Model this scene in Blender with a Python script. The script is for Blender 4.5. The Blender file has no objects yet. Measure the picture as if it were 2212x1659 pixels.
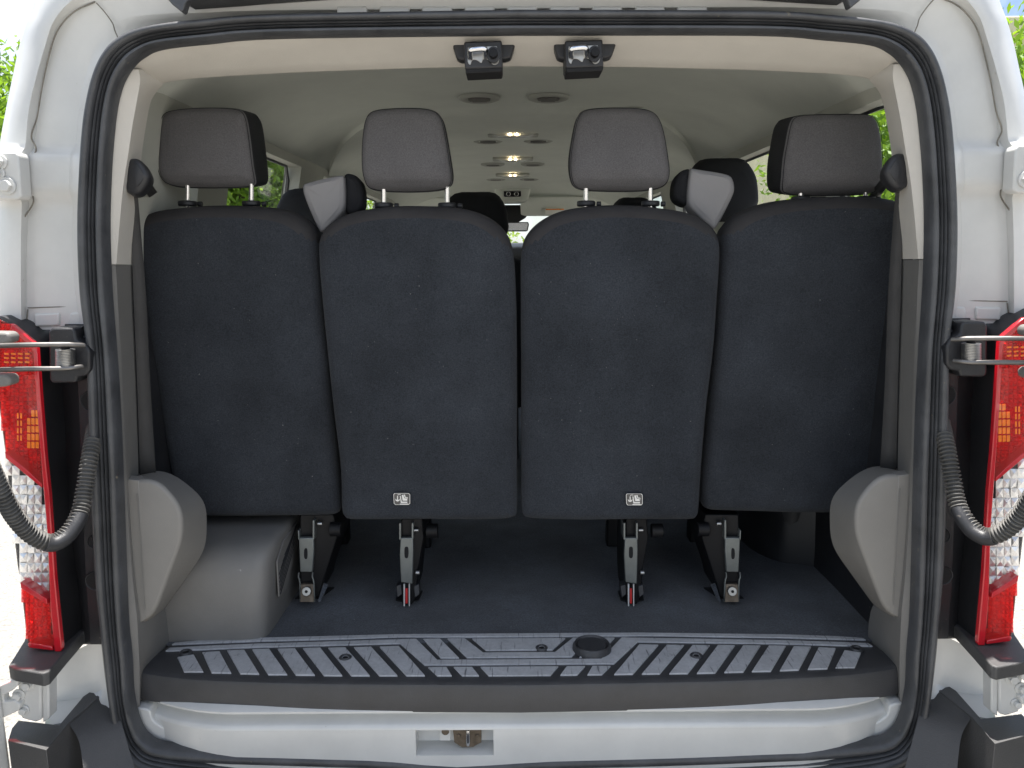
import bpy, bmesh, math, random
import numpy as np
from mathutils import Vector, Matrix

random.seed(7); rng = np.random.default_rng(11)
scene = bpy.context.scene
COL = scene.collection
R = math.radians

# ------------------------------------------------------------------ camera
F = 1658.0; CU, CV = 1106.0, 829.5          # focal length and centre, in pixels of a 2212 x 1659 picture
CAM = np.array([-0.012, -1.485, 0.88])
PITCH, ROLL = R(9.55), R(0.38)
_f = np.array([0, math.cos(PITCH), -math.sin(PITCH)])
_r0 = np.array([1.0, 0, 0]); _u0 = np.array([0, math.sin(PITCH), math.cos(PITCH)])
_r = _r0 * math.cos(ROLL) - _u0 * math.sin(ROLL)
_u = _u0 * math.cos(ROLL) + _r0 * math.sin(ROLL)
cam_data = bpy.data.cameras.new("camera"); cam = bpy.data.objects.new("camera", cam_data); COL.objects.link(cam)
cam_data.sensor_width = 36; cam_data.lens = 36 * F / 2212; cam_data.clip_start = 0.02; cam_data.clip_end = 3000
m = Matrix.Identity(4)
for i in range(3):
    m[i][0], m[i][1], m[i][2], m[i][3] = _r[i], _u[i], -_f[i], CAM[i]
cam.matrix_world = m
scene.camera = cam

# ------------------------------------------------------------------ sky, sun, exposure
SUN_EL, SUN_AZ = 84.0, 20.0                  # near-overhead noon sun, leaning to the front of the van
world = bpy.data.worlds.new("World"); scene.world = world; world.use_nodes = True
wn, wl = world.node_tree.nodes, world.node_tree.links
wn.clear()
wout = wn.new("ShaderNodeOutputWorld"); bg = wn.new("ShaderNodeBackground")
sky = wn.new("ShaderNodeTexSky"); sky.sky_type = 'NISHITA'; sky.sun_disc = False
sky.sun_elevation = R(SUN_EL); sky.sun_rotation = R(-SUN_AZ); sky.air_density = 1.0; sky.dust_density = 1.2
tc = wn.new("ShaderNodeTexCoord"); noi = wn.new("ShaderNodeTexNoise"); noi.inputs['Scale'].default_value = 3.2
noi.inputs['Detail'].default_value = 8; noi.inputs['Roughness'].default_value = 0.58
rmp = wn.new("ShaderNodeValToRGB"); rmp.color_ramp.elements[0].position = 0.44; rmp.color_ramp.elements[1].position = 0.62
mx = wn.new("ShaderNodeMixRGB"); mx.inputs[2].default_value = (7.6, 7.9, 8.4, 1)
wl.new(tc.outputs['Generated'], noi.inputs['Vector']); wl.new(noi.outputs['Fac'], rmp.inputs[0])
wl.new(rmp.outputs[0], mx.inputs[0]); wl.new(sky.outputs[0], mx.inputs[1])
wl.new(mx.outputs[0], bg.inputs[0]); wl.new(bg.outputs[0], wout.inputs[0])
bg.inputs[1].default_value = 0.07
sd = bpy.data.lights.new("sun", 'SUN'); sd.energy = 5.0; sd.angle = R(0.6); sd.color = (1.0, 0.96, 0.91)
sun = bpy.data.objects.new("sun", sd); COL.objects.link(sun)
el, az = R(SUN_EL), R(SUN_AZ)
sdir = Vector((-math.sin(az) * math.cos(el), math.cos(az) * math.cos(el), math.sin(el)))
sun.rotation_euler = sdir.to_track_quat('Z', 'Y').to_euler(); sun.location = (0, 0, 30)
vs = scene.view_settings
vs.view_transform = 'Standard'; vs.look = 'None'; vs.gamma = 1; vs.use_curve_mapping = False
vs.exposure = 1.46
scene.cycles.use_denoising = True
scene.cycles.max_bounces = 10; scene.cycles.diffuse_bounces = 6; scene.cycles.transparent_max_bounces = 12
scene.cycles.sample_clamp_indirect = 6

# ------------------------------------------------------------------ pixel -> place
def ray(u, v): return _f + (u - CU) / F * _r - (v - CV) / F * _u
def PY(u, v, Y):
    d = ray(u, v); return CAM + d * ((Y - CAM[1]) / d[1])
def PZ(u, v, Z):
    d = ray(u, v); return CAM + d * ((Z - CAM[2]) / d[2])
def PX(u, v, X):
    d = ray(u, v); return CAM + d * ((X - CAM[0]) / d[0])
def PT(u, v, a, b, z0=0.0):                   # on the leaning plane Y = a + b*(z - z0)
    d = ray(u, v); t = (a + b * (CAM[2] - z0) - CAM[1]) / (d[1] - b * d[2]); return CAM + d * t

# ------------------------------------------------------------------ materials
MATS = {}
def mat(name, col, rough=0.5, metal=0.0, coat=0.0, var=0.0, vscale=6.0, bump=0.0, bscale=200.0, spec=0.5,
        speck=None, emit=None, sheen=0.0, rvar=0.0, grain=0.0, gscale=300.0, scratch=None):
    m = bpy.data.materials.new(name); m.use_nodes = True
    n, l = m.node_tree.nodes, m.node_tree.links
    b = n["Principled BSDF"]
    b.inputs['Base Color'].default_value = (*col, 1); b.inputs['Roughness'].default_value = rough
    b.inputs['Metallic'].default_value = metal; b.inputs['Coat Weight'].default_value = coat
    b.inputs['Coat Roughness'].default_value = 0.08; b.inputs['Specular IOR Level'].default_value = spec
    b.inputs['Sheen Weight'].default_value = sheen; b.inputs['Sheen Roughness'].default_value = 0.6
    t = n.new("ShaderNodeTexCoord"); src = None
    if var > 0:
        no = n.new("ShaderNodeTexNoise"); no.inputs['Scale'].default_value = vscale; no.inputs['Detail'].default_value = 6
        no.inputs['Roughness'].default_value = 0.65
        l.new(t.outputs['Object'], no.inputs['Vector'])
        mr = n.new("ShaderNodeMapRange"); mr.inputs[1].default_value = 0.3; mr.inputs[2].default_value = 0.7
        mr.inputs[3].default_value = 1 - var; mr.inputs[4].default_value = 1 + var
        l.new(no.outputs['Fac'], mr.inputs[0])
        mu = n.new("ShaderNodeMixRGB"); mu.blend_type = 'MULTIPLY'; mu.inputs[0].default_value = 1
        mu.inputs[1].default_value = (*col, 1); l.new(mr.outputs[0], mu.inputs[2]); src = mu.outputs[0]
        if rvar > 0:
            m2 = n.new("ShaderNodeMapRange"); m2.inputs[1].default_value = 0.3; m2.inputs[2].default_value = 0.7
            m2.inputs[3].default_value = rough - rvar; m2.inputs[4].default_value = rough + rvar
            l.new(no.outputs['Fac'], m2.inputs[0]); l.new(m2.outputs[0], b.inputs['Roughness'])
    if grain > 0:                             # pile and weave
        ng = n.new("ShaderNodeTexNoise"); ng.inputs['Scale'].default_value = gscale; ng.inputs['Detail'].default_value = 2
        l.new(t.outputs['Object'], ng.inputs['Vector'])
        mg = n.new("ShaderNodeMapRange"); mg.inputs[1].default_value = 0.3; mg.inputs[2].default_value = 0.7
        mg.inputs[3].default_value = 1 - grain; mg.inputs[4].default_value = 1 + grain; l.new(ng.outputs['Fac'], mg.inputs[0])
        mm = n.new("ShaderNodeMixRGB"); mm.blend_type = 'MULTIPLY'; mm.inputs[0].default_value = 1
        l.new(src, mm.inputs[1]); l.new(mg.outputs[0], mm.inputs[2]); src = mm.outputs[0]
    if speck:                                 # speck = (colour, scale, threshold): lint, dust, chips
        sc, ss, th = speck
        vo = n.new("ShaderNodeTexNoise"); vo.inputs['Scale'].default_value = ss; vo.inputs['Detail'].default_value = 2
        l.new(t.outputs['Object'], vo.inputs['Vector'])
        rp = n.new("ShaderNodeValToRGB"); rp.color_ramp.elements[0].position = th; rp.color_ramp.elements[1].position = th + 0.05
        l.new(vo.outputs['Fac'], rp.inputs[0])
        ms = n.new("ShaderNodeMixRGB"); l.new(rp.outputs[0], ms.inputs[0]); ms.inputs[2].default_value = (*sc, 1)
        if src: l.new(src, ms.inputs[1])
        else: ms.inputs[1].default_value = (*col, 1)
        src = ms.outputs[0]
    if scratch:                               # rubbed marks: noise drawn out along a slanted line
        mp = n.new("ShaderNodeMapping"); mp.inputs['Rotation'].default_value = (0, 0, 0.9); mp.inputs['Scale'].default_value = (90, 9, 9)
        l.new(t.outputs['Object'], mp.inputs['Vector']); sn = n.new("ShaderNodeTexNoise"); sn.inputs['Scale'].default_value = 1.6; sn.inputs['Detail'].default_value = 5
        l.new(mp.outputs[0], sn.inputs['Vector']); sr = n.new("ShaderNodeValToRGB")
        sr.color_ramp.elements[0].position = 0.60; sr.color_ramp.elements[1].position = 0.70; l.new(sn.outputs['Fac'], sr.inputs[0])
        sm = n.new("ShaderNodeMixRGB"); l.new(sr.outputs[0], sm.inputs[0]); l.new(src, sm.inputs[1]); sm.inputs[2].default_value = (*scratch, 1); src = sm.outputs[0]
    if src: l.new(src, b.inputs['Base Color'])
    if bump > 0:
        nb = n.new("ShaderNodeTexNoise"); nb.inputs['Scale'].default_value = bscale; nb.inputs['Detail'].default_value = 3
        l.new(t.outputs['Object'], nb.inputs['Vector'])
        bp = n.new("ShaderNodeBump"); bp.inputs['Strength'].default_value = bump; bp.inputs['Distance'].default_value = 0.002
        l.new(nb.outputs['Fac'], bp.inputs['Height']); l.new(bp.outputs[0], b.inputs['Normal'])
    if emit:
        b.inputs['Emission Color'].default_value = (*emit[0], 1); b.inputs['Emission Strength'].default_value = emit[1]
    MATS[name] = m; return m
def glass(name, tint, gloss_rough=0.02, ior=1.45, body=0.0):
    m = bpy.data.materials.new(name); m.use_nodes = True
    n, l = m.node_tree.nodes, m.node_tree.links; n.clear()
    o = n.new("ShaderNodeOutputMaterial"); t = n.new("ShaderNodeBsdfTransparent"); t.inputs[0].default_value = (*tint, 1)
    g = n.new("ShaderNodeBsdfGlossy"); g.inputs['Roughness'].default_value = gloss_rough
    lw = n.new("ShaderNodeLayerWeight"); lw.inputs[0].default_value = 0.5
    pw = n.new("ShaderNodeMath"); pw.operation = 'POWER'; pw.inputs[1].default_value = 4.0; l.new(lw.outputs['Facing'], pw.inputs[0])
    fr = n.new("ShaderNodeMath"); fr.operation = 'MULTIPLY_ADD'; fr.inputs[1].default_value = 0.35; fr.inputs[2].default_value = (ior - 1) ** 2 / (ior + 1) ** 2
    l.new(pw.outputs[0], fr.inputs[0])
    mxs = n.new("ShaderNodeMixShader"); l.new(fr.outputs[0], mxs.inputs[0]); base = t.outputs[0]
    if body > 0:
        d = n.new("ShaderNodeBsdfDiffuse"); d.inputs[0].default_value = (*tint, 1)
        mb = n.new("ShaderNodeMixShader"); mb.inputs[0].default_value = body
        l.new(t.outputs[0], mb.inputs[1]); l.new(d.outputs[0], mb.inputs[2]); base = mb.outputs[0]
    l.new(base, mxs.inputs[1]); l.new(g.outputs[0], mxs.inputs[2]); l.new(mxs.outputs[0], o.inputs[0])
    MATS[name] = m; return m

mat('paint', (0.61, 0.61, 0.588), 0.32, coat=0.35, var=0.09, vscale=4, bump=0.03, bscale=60, speck=((0.42, 0.39, 0.33), 70, 0.76))
mat('rubber', (0.062, 0.064, 0.068), 0.42, var=0.35, vscale=14, bump=0.25, bscale=160, speck=((0.16, 0.14, 0.11), 55, 0.73), rvar=0.1)
mat('beige', (0.60, 0.568, 0.51), 0.62, var=0.04, vscale=9, bump=0.18, bscale=500)
mat('headliner', (0.67, 0.69, 0.63), 0.9, var=0.05, vscale=5, bump=0.22, bscale=700)
mat('wall_trim', (0.42, 0.425, 0.38), 0.75, var=0.05, vscale=6, bump=0.15, bscale=500)
mat('grey_trim', (0.185, 0.178, 0.166), 0.5, var=0.07, vscale=10, bump=0.22, bscale=480, speck=((0.36, 0.35, 0.33), 45, 0.77))
mat('grey_panel', (0.225, 0.215, 0.198), 0.5, var=0.05, vscale=8, bump=0.2, bscale=480)
mat('seat_cloth', (0.030, 0.034, 0.041), 0.95, var=0.34, vscale=4, bump=0.7, bscale=520, sheen=0.06, spec=0.2, speck=((0.15, 0.15, 0.15), 150, 0.745), grain=0.28, gscale=330)
mat('head_cloth', (0.118, 0.114, 0.118), 0.9, var=0.08, vscale=9, bump=0.5, bscale=700, sheen=0.1, spec=0.2, grain=0.18, gscale=420)
mat('side_cloth', (0.020, 0.021, 0.024), 0.85, var=0.2, vscale=9, bump=0.4, bscale=600, spec=0.25)
mat('carpet', (0.046, 0.051, 0.060), 0.97, var=0.55, vscale=5, bump=0.8, bscale=420, sheen=0.2, spec=0.15, speck=((0.22, 0.21, 0.19), 130, 0.74), grain=0.4, gscale=240)
mat('black_plastic', (0.022, 0.0225, 0.025), 0.45, var=0.2, vscale=12, bump=0.2, bscale=420, rvar=0.08, speck=((0.10, 0.09, 0.08), 80, 0.74))
mat('scuff_plastic', (0.048, 0.048, 0.050), 0.42, var=0.2, vscale=10, bump=0.35, bscale=380, rvar=0.08)
mat('tread', (0.45, 0.455, 0.465), 0.36, var=0.12, vscale=14, bump=0.25, bscale=120, rvar=0.12, grain=0.08, gscale=150, scratch=(0.15, 0.15, 0.16))
mat('bumper', (0.068, 0.067, 0.067), 0.55, var=0.14, vscale=9, bump=0.45, bscale=350, rvar=0.08)
mat('chrome', (0.78, 0.78, 0.78), 0.18, metal=1.0)
mat('steel', (0.42, 0.42, 0.41), 0.38, metal=1.0, var=0.2, vscale=30)
mat('rod', (0.22, 0.21, 0.20), 0.4, metal=0.9, var=0.2, vscale=30)
mat('leg_metal', (0.19, 0.205, 0.20), 0.42, metal=0.6, var=0.12, vscale=25)
mat('black_metal', (0.009, 0.009, 0.010), 0.5, var=0.2, vscale=20, spec=0.25)
mat('rust_metal', (0.16, 0.13, 0.10), 0.5, metal=0.7, var=0.35, vscale=60)
mat('red_tab', (0.55, 0.02, 0.02), 0.4)
mat('white_tab', (0.6, 0.6, 0.58), 0.45)
mat('webbing', (0.060, 0.058, 0.056), 0.8, var=0.1, vscale=20, bump=0.7, bscale=900)
mat('belt_black', (0.016, 0.016, 0.018), 0.5)
mat('sealer', (0.20, 0.185, 0.155), 0.8, var=0.4, vscale=40)
mat('sticker', (0.10, 0.095, 0.09), 0.35); mat('sticker_white', (0.85, 0.83, 0.78), 0.5)
mat('lamp_lens', (0.7, 0.7, 0.66), 0.25); mat('led', (1, 0.85, 0.6), 0.4, emit=((1.0, 0.78, 0.5), 14.0))
mat('dark_void', (0.006, 0.006, 0.007), 0.8)
mat('reflector', (0.88, 0.88, 0.88), 0.32, metal=0.85, var=0.15, vscale=60)
mat('red_reflector', (0.85, 0.06, 0.06), 0.22, metal=0.4, var=0.25, vscale=45)
mat('amber', (0.95, 0.33, 0.03), 0.3, metal=0.2, var=0.25, vscale=60)
mat('red_solid', (0.55, 0.01, 0.02), 0.14, coat=0.8, var=0.1, vscale=20)
glass('red_lens_glass', (0.97, 0.22, 0.20), 0.04, body=0.08)
mat('amber_lens', (0.85, 0.20, 0.01), 0.15, coat=0.6, var=0.25, vscale=70)
mat('grey_vinyl', (0.24, 0.235, 0.24), 0.55, var=0.05, vscale=9, bump=0.2, bscale=500)
mat('roll_cloth', (0.046, 0.044, 0.045), 0.95, var=0.15, vscale=9, bump=0.5, bscale=600, spec=0.2)
mat('conduit', (0.085, 0.082, 0.076), 0.6, var=0.4, vscale=16, bump=0.3, bscale=200)
glass('clear_lens_glass', (0.97, 0.97, 0.97), 0.03)
glass('window_glass', (0.975, 0.985, 0.975), 0.0, ior=1.25)
mat('asphalt', (0.215, 0.206, 0.188), 0.95, var=0.35, vscale=60, bump=1.0, bscale=150, speck=((0.36, 0.34, 0.31), 120, 0.6))
mat('bark', (0.12, 0.09, 0.065), 0.9, var=0.3, vscale=20, bump=0.8, bscale=40)
mat('stucco', (0.62, 0.58, 0.40), 0.9, var=0.1, vscale=3, bump=0.4, bscale=60)
mat('dark_glass', (0.03, 0.035, 0.04), 0.1)
mat('cable', (0.03, 0.03, 0.03), 0.6)
def leaf_mat(name, col):
    m = mat(name, col, 0.55, var=0.45, vscale=1.5)
    b = m.node_tree.nodes["Principled BSDF"]; n, l = m.node_tree.nodes, m.node_tree.links
    tr = n.new("ShaderNodeBsdfTranslucent"); tr.inputs[0].default_value = (col[0] * 2.2, col[1] * 2.0, col[2], 1)
    ms = n.new("ShaderNodeMixShader"); ms.inputs[0].default_value = 0.4
    o = n["Material Output"]; l.new(b.outputs[0], ms.inputs[1]); l.new(tr.outputs[0], ms.inputs[2]); l.new(ms.outputs[0], o.inputs[0])
leaf_mat('leaf_a', (0.12, 0.22, 0.025)); leaf_mat('leaf_b', (0.15, 0.26, 0.03)); leaf_mat('leaf_c', (0.16, 0.25, 0.035))

# ------------------------------------------------------------------ mesh helpers
SIDE = 1                                      # 1: as measured on the left; -1: mirrored to the right
def mesh(name, verts, faces, mt, parent=None, smooth=35, bevel=0, seg=2, solid=0, sub=0, kind=None):
    v = np.array(verts, dtype=float).reshape(-1, 3)
    fs = [tuple(int(i) for i in f) for f in faces]
    if SIDE < 0:
        v = v * np.array([-1, 1, 1]); fs = [f[::-1] for f in fs]
    me = bpy.data.meshes.new(name); me.from_pydata([tuple(p) for p in v], [], fs); me.update()
    me.materials.append(MATS[mt])
    if smooth:
        me.shade_smooth(); me.set_sharp_from_angle(angle=R(smooth))
    o = bpy.data.objects.new(name, me); COL.objects.link(o)
    if parent is not None: o.parent = parent
    if solid:
        md = o.modifiers.new("solid", 'SOLIDIFY'); md.thickness = abs(solid); md.offset = -1 if solid > 0 else 1
    if bevel:
        md = o.modifiers.new("bevel", 'BEVEL'); md.width = bevel; md.segments = seg; md.limit_method = 'ANGLE'; md.angle_limit = R(28)
    if sub:
        md = o.modifiers.new("sub", 'SUBSURF'); md.levels = sub; md.render_levels = sub
    if kind: o["kind"] = kind
    return o
def outward(name, verts, faces, mt, parent=None, **k):
    bm = bmesh.new(); vs_ = [bm.verts.new(p) for p in verts]
    for f in faces:
        try: bm.faces.new([vs_[i] for i in f])
        except ValueError: pass
    bmesh.ops.recalc_face_normals(bm, faces=bm.faces)
    bm.verts.index_update()
    v = [tuple(x.co) for x in bm.verts]; fs = [[x.index for x in f.verts] for f in bm.faces]; bm.free()
    return mesh(name, v, fs, mt, parent, **k)
def cr(pts, n, closed=False):                 # Catmull-Rom, n samples per span
    p = np.array(pts, dtype=float); N = len(p); out = []
    for i in range(N if closed else N - 1):
        p1, p2 = p[i], p[(i + 1) % N]
        p0 = p[(i - 1) % N] if (closed or i > 0) else 2 * p1 - p2
        p3 = p[(i + 2) % N] if (closed or i < N - 2) else 2 * p2 - p1
        for k in range(n):
            t = k / n
            out.append(0.5 * (2 * p1 + (p2 - p0) * t + (2 * p0 - 5 * p1 + 4 * p2 - p3) * t * t + (3 * p1 - p0 - 3 * p2 + p3) * t ** 3))
    if not closed: out.append(p[-1])
    return np.array(out)
def grid(rows, cu=False, cv=False):           # rows of points -> verts, faces
    n, k = len(rows), len(rows[0]); v = [p for r in rows for p in r]; f = []
    for i in range(n if cv else n - 1):
        for j in range(k if cu else k - 1):
            a, b = i * k + j, i * k + (j + 1) % k; c, d = ((i + 1) % n) * k + (j + 1) % k, ((i + 1) % n) * k + j
            f.append((a, b, c, d))
    return v, f
def patch(name, rows, mt, parent, nu=1, nv=1, **k):
    rows = [cr(r, nu) if nu > 1 else np.array(r) for r in rows]
    if nv > 1:
        arr = np.array(rows); cols = [cr(arr[:, j], nv) for j in range(arr.shape[1])]
        rows = [[c[i] for c in cols] for i in range(len(cols[0]))]
    v, f = grid(rows); return mesh(name, v, f, mt, parent, **k)
def box(name, a, b, mt, parent=None, bevel=0.004, seg=2, **k):
    (x0, y0, z0), (x1, y1, z1) = np.minimum(a, b), np.maximum(a, b)
    v = [(x0, y0, z0), (x1, y0, z0), (x1, y1, z0), (x0, y1, z0), (x0, y0, z1), (x1, y0, z1), (x1, y1, z1), (x0, y1, z1)]
    f = [(0, 3, 2, 1), (4, 5, 6, 7), (0, 1, 5, 4), (1, 2, 6, 5), (2, 3, 7, 6), (3, 0, 4, 7)]
    return mesh(name, v, f, mt, parent, bevel=bevel, seg=seg, **k)
def boxes_vf(lst):
    v, f = [], []
    for a, b in lst:
        (x0, y0, z0), (x1, y1, z1) = np.minimum(a, b), np.maximum(a, b); o = len(v)
        v += [(x0, y0, z0), (x1, y0, z0), (x1, y1, z0), (x0, y1, z0), (x0, y0, z1), (x1, y0, z1), (x1, y1, z1), (x0, y1, z1)]
        f += [tuple(o + i for i in q) for q in [(0, 3, 2, 1), (4, 5, 6, 7), (0, 1, 5, 4), (1, 2, 6, 5), (2, 3, 7, 6), (3, 0, 4, 7)]]
    return v, f
def prism(name, front, off, mt, parent=None, bevel=0.003, seg=2, taper=1.0, **k):   # polygon pushed along off
    p = np.array(front, float); n = len(p); c = p.mean(0); q = c + (p - c) * taper + np.array(off)
    v = list(p) + list(q); f = [tuple(range(n)), tuple(range(2 * n - 1, n - 1, -1))]
    f += [(i, n + i, n + (i + 1) % n, (i + 1) % n) for i in range(n)]
    return outward(name, v, f, mt, parent, bevel=bevel, seg=seg, **k)
def tube(name, path, r, mt, parent=None, n=10, closed=False, cap=True, smooth=50, **k):
    p = np.array(path, float); N = len(p); rr = np.broadcast_to(np.array(r, float), (N,)); rows = []
    t = np.gradient(p, axis=0) if not closed else np.roll(p, -1, 0) - np.roll(p, 1, 0)
    t /= np.linalg.norm(t, axis=1)[:, None] + 1e-12
    ref = np.array([0, 0, 1.0]) if abs(t[0][2]) < 0.9 else np.array([0, 1.0, 0])
    s = np.cross(t[0], ref); s /= np.linalg.norm(s)
    for i in range(N):
        s = s - t[i] * np.dot(s, t[i]); s /= np.linalg.norm(s) + 1e-12; w = np.cross(t[i], s)
        rows.append([p[i] + rr[i] * (math.cos(a) * s + math.sin(a) * w) for a in np.linspace(0, 2 * math.pi, n, endpoint=False)])
    v, f = grid(rows, cu=True, cv=closed)
    if cap and not closed:
        f = list(f) + [tuple(range(n - 1, -1, -1)), tuple(range((N - 1) * n, N * n))]
    return outward(name, v, f, mt, parent, smooth=smooth, **k)
def disc(name, c, axis, r, h, mt, parent=None, n=24, bevel=0.001, sq=1.0, **k):
    c = np.array(c, float); ax = np.array(axis, float); ax /= np.linalg.norm(ax)
    ref = np.array([0, 0, 1.0]) if abs(ax[2]) < 0.9 else np.array([0, 1.0, 0])
    s = np.cross(ax, ref); s /= np.linalg.norm(s); w = np.cross(ax, s)
    ring = [c + r * (math.cos(a) * s + sq * math.sin(a) * w) for a in np.linspace(0, 2 * math.pi, n, endpoint=False)]
    return prism(name, ring, ax * h, mt, parent, bevel=bevel, **k)
def ringmesh(name, c, axis, r0, r1, h, mt, parent=None, n=32, **k):
    c = np.array(c, float); ax = np.array(axis, float); ax /= np.linalg.norm(ax)
    ref = np.array([0, 0, 1.0]) if abs(ax[2]) < 0.9 else np.array([0, 1.0, 0])
    s = np.cross(ax, ref); s /= np.linalg.norm(s); w = np.cross(ax, s)
    prof = [(r0, 0), (r0 * .7 + r1 * .3, h * .8), (r0 * .4 + r1 * .6, h), (r1 * .93 + r0 * .07, h * .6), (r1, 0)]
    rows = [[c + q * (math.cos(a) * s + math.sin(a) * w) + ax * z for a in np.linspace(0, 2 * math.pi, n, endpoint=False)] for q, z in prof]
    v, f = grid(rows, cu=True); return outward(name, v, f, mt, parent, smooth=60, **k)
def pillow(name, outline, nrm, thick, r, mt, parent=None, bulge=0.0, rings=5, rb=None, wob=0.0, taper=1.0, warp=None, roll=None, side_mat=None, **k):
    """solid with a rounded edge: outline (planar, closed), nrm towards the viewer"""
    p = np.array(outline, float); nrm = np.array(nrm, float); nrm /= np.linalg.norm(nrm); p = p + nrm * r; N = len(p); c = p.mean(0)
    tan = np.roll(p, -1, 0) - np.roll(p, 1, 0); tan /= np.linalg.norm(tan, axis=1)[:, None]
    inn = np.cross(nrm, tan)
    area = sum(np.dot(np.cross(p[i] - c, p[(i + 1) % N] - c), nrm) for i in range(N))
    if area < 0: inn = -inn
    rb = rb or r; rows = []
    for i in range(rings + 1):
        a = (math.pi / 2) * (1 - i / rings); rows.append(p + inn * rb * (1 - math.cos(math.pi / 2 - (math.pi / 2 - a))) - nrm * (thick - rb + rb * math.sin(a)))
    for rw in range(len(rows)): rows[rw] = c - nrm * np.dot(c - rows[rw].mean(0), nrm) * 0 + (rows[rw] - c) if taper == 1.0 else c + (rows[rw] - c) - (rows[rw] - c - nrm * np.dot(rows[rw] - c, nrm)[:, None] if False else 0)
    for i in range(rings + 1):
        a = (math.pi / 2) * i / rings; q = p + inn * r * (1 - math.cos(a)) - nrm * (r - r * math.sin(a))
        for _ in range(i * 2): q = q * .5 + (np.roll(q, 1, 0) + np.roll(q, -1, 0)) * .25
        rows.append(q)
    base = rows[-1]; bc = base.mean(0)
    e2 = np.array([0, 0, 1.0]) - nrm * nrm[2]; e2 /= np.linalg.norm(e2); e1 = np.cross(nrm, e2)
    hx, hz = np.abs((base - bc) @ e1).max(), np.abs((base - bc) @ e2).max()
    def hgt(q): return bulge * np.clip(1 - (((q - bc) @ e1) / hx) ** 2, 0, 1) * np.clip(1 - (((q - bc) @ e2) / hz) ** 2, 0, 1)
    for s in (0.97, 0.9, 0.8, 0.68, 0.55, 0.4, 0.25, 0.12):
        q = bc + (base - bc) * s; rows.append(q + nrm * hgt(q)[:, None])
    if wob:
        for i, rw in enumerate(rows):
            if i > rings: rows[i] = rw + nrm * (wob * np.sin(rw[:, 0:1] * 17 + rw[:, 2:3] * 9) * np.cos(rw[:, 2:3] * 13 + 1 - rw[:, 0:1] * 6))
    if warp: rows = [warp(rw) for rw in rows]; bc = warp(np.array([bc]))[0]
    v, f = grid(rows, cu=True)
    v = list(v); v.append(bc + nrm * bulge); last = (len(rows) - 1) * N
    f = list(f) + [(last + j, last + (j + 1) % N, len(v) - 1) for j in range(N)] + [tuple(range(N - 1, -1, -1))]
    o = outward(name, v, f, mt, parent, smooth=50, **k)
    if roll:                                  # a second cloth wraps the rolled edge of the upper half
        o.data.materials.append(MATS[roll]); zm = np.mean(p[:, 2]) - .02; cx_ = p[:, 0].mean()
        for pl in o.data.polygons:
            nn_ = pl.normal; side = 1.0 - abs(float(np.dot(np.array(nn_), nrm)))
            if pl.center.z > zm and nn_.z > .18: pl.material_index = 1
    if side_mat:                              # the gusset round the sides is another cloth
        o.data.materials.append(MATS[side_mat])
        for pl in o.data.polygons:
            if float(np.dot(np.array(pl.normal), nrm)) < .30: pl.material_index = len(o.data.materials) - 1
    return o
def oval(uvs, n=4, k=0):
    q = cr(uvs, n, closed=True)
    for _ in range(k): q = q * .5 + (np.roll(q, 1, 0) + np.roll(q, -1, 0)) * .25
    return q
def empty(name, loc, label, cat, group=None):
    o = bpy.data.objects.new(name, None); COL.objects.link(o); o.location = loc; o.empty_display_size = 0.1
    o["label"] = label; o["category"] = cat
    if group: o["group"] = group
    return o
def both(fn):
    global SIDE
    for s in (1, -1):
        SIDE = s; fn()
    SIDE = 1

GROUND = -0.68
# ------------------------------------------------------------------ ground
n = 40; xs = np.linspace(-1, 1, n); xs = np.sign(xs) * np.abs(xs) ** 3 * 400
v, f = grid([[(x, y, GROUND) for x in xs] for y in xs])
g = mesh('ground', v, [q[::-1] for q in f] if False else f, 'asphalt'); g["kind"] = "structure"; g["label"] = "pale sunlit tarmac car park around the van"

# ------------------------------------------------------------------ the van
van = empty('passenger_van', (0, 0, 0), 'white passenger van seen through its open rear doors', 'van')

S0 = [(1124,25),(603,34),(446,45),(357,55),(297,68),(253,92),(226,125),(208,167),(196,214),(187,268),(180,357),(175,493),(180,631),(194,743),(198,884),(201,996),(205,1097),(213,1247),(224,1354),(231,1425),(241,1496),(252,1567),(270,1624),(310,1665),(420,1690),(607,1700),(800,1705),(1124,1708)]
S1 = [(1124,73),(603,80),(446,92),(345,104),(305,122),(283,142),(265,170),(254,200),(246,238),(240,290),(234,372),(231,493),(236,631),(246,760),(254,884),(259,996),(263,1097),(268,1247),(273,1354),(280,1425),(284,1500),(298,1560),(320,1594),(362,1610),(494,1619),(607,1622),(800,1627),(1124,1631)]
def half(list_uv, Y, n=5):
    p = np.array([PY(u, v, Y) for u, v in list_uv]); p[0][0] = 0; p[-1][0] = 0
    return cr(p, n)
def full(list_uv, Y, n=5):
    h = half(list_uv, Y, n); m2 = h[1:-1][::-1] * np.array([-1, 1, 1]); return np.vstack([h, m2])
s0, s1 = full(S0, 0.0), full(S1, 0.0)
XD = PY(982, 1600, 0)[0]
def dip(p):
    p = p.copy(); w = (p[:, 2] < 0.0) * np.exp(-((p[:, 0] - XD) / 0.11) ** 2); p[:, 2] -= 0.013 * w; return p
s0, s1 = dip(s0), dip(s1)
prof = [(-.004, .07), (0, .012), (.015, -.008), (.05, -.018), (.12, -.024), (.22, -.027), (.32, -.026), (.38, -.022), (.405, -.010), (.43, -.009), (.45, -.017), (.48, -.020), (.515, -.017), (.535, -.007), (.555, -.007), (.575, -.016), (.61, -.018), (.64, -.015), (.66, -.005), (.685, -.005), (.71, -.015), (.78, -.020), (.88, -.020), (.96, -.014), (.995, -.002), (1.0, .014)]
rows = [s0 * (1 - t) + s1 * t + np.array([0, y, 0]) for t, y in prof]
v, f = grid(rows, cu=True)
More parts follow.
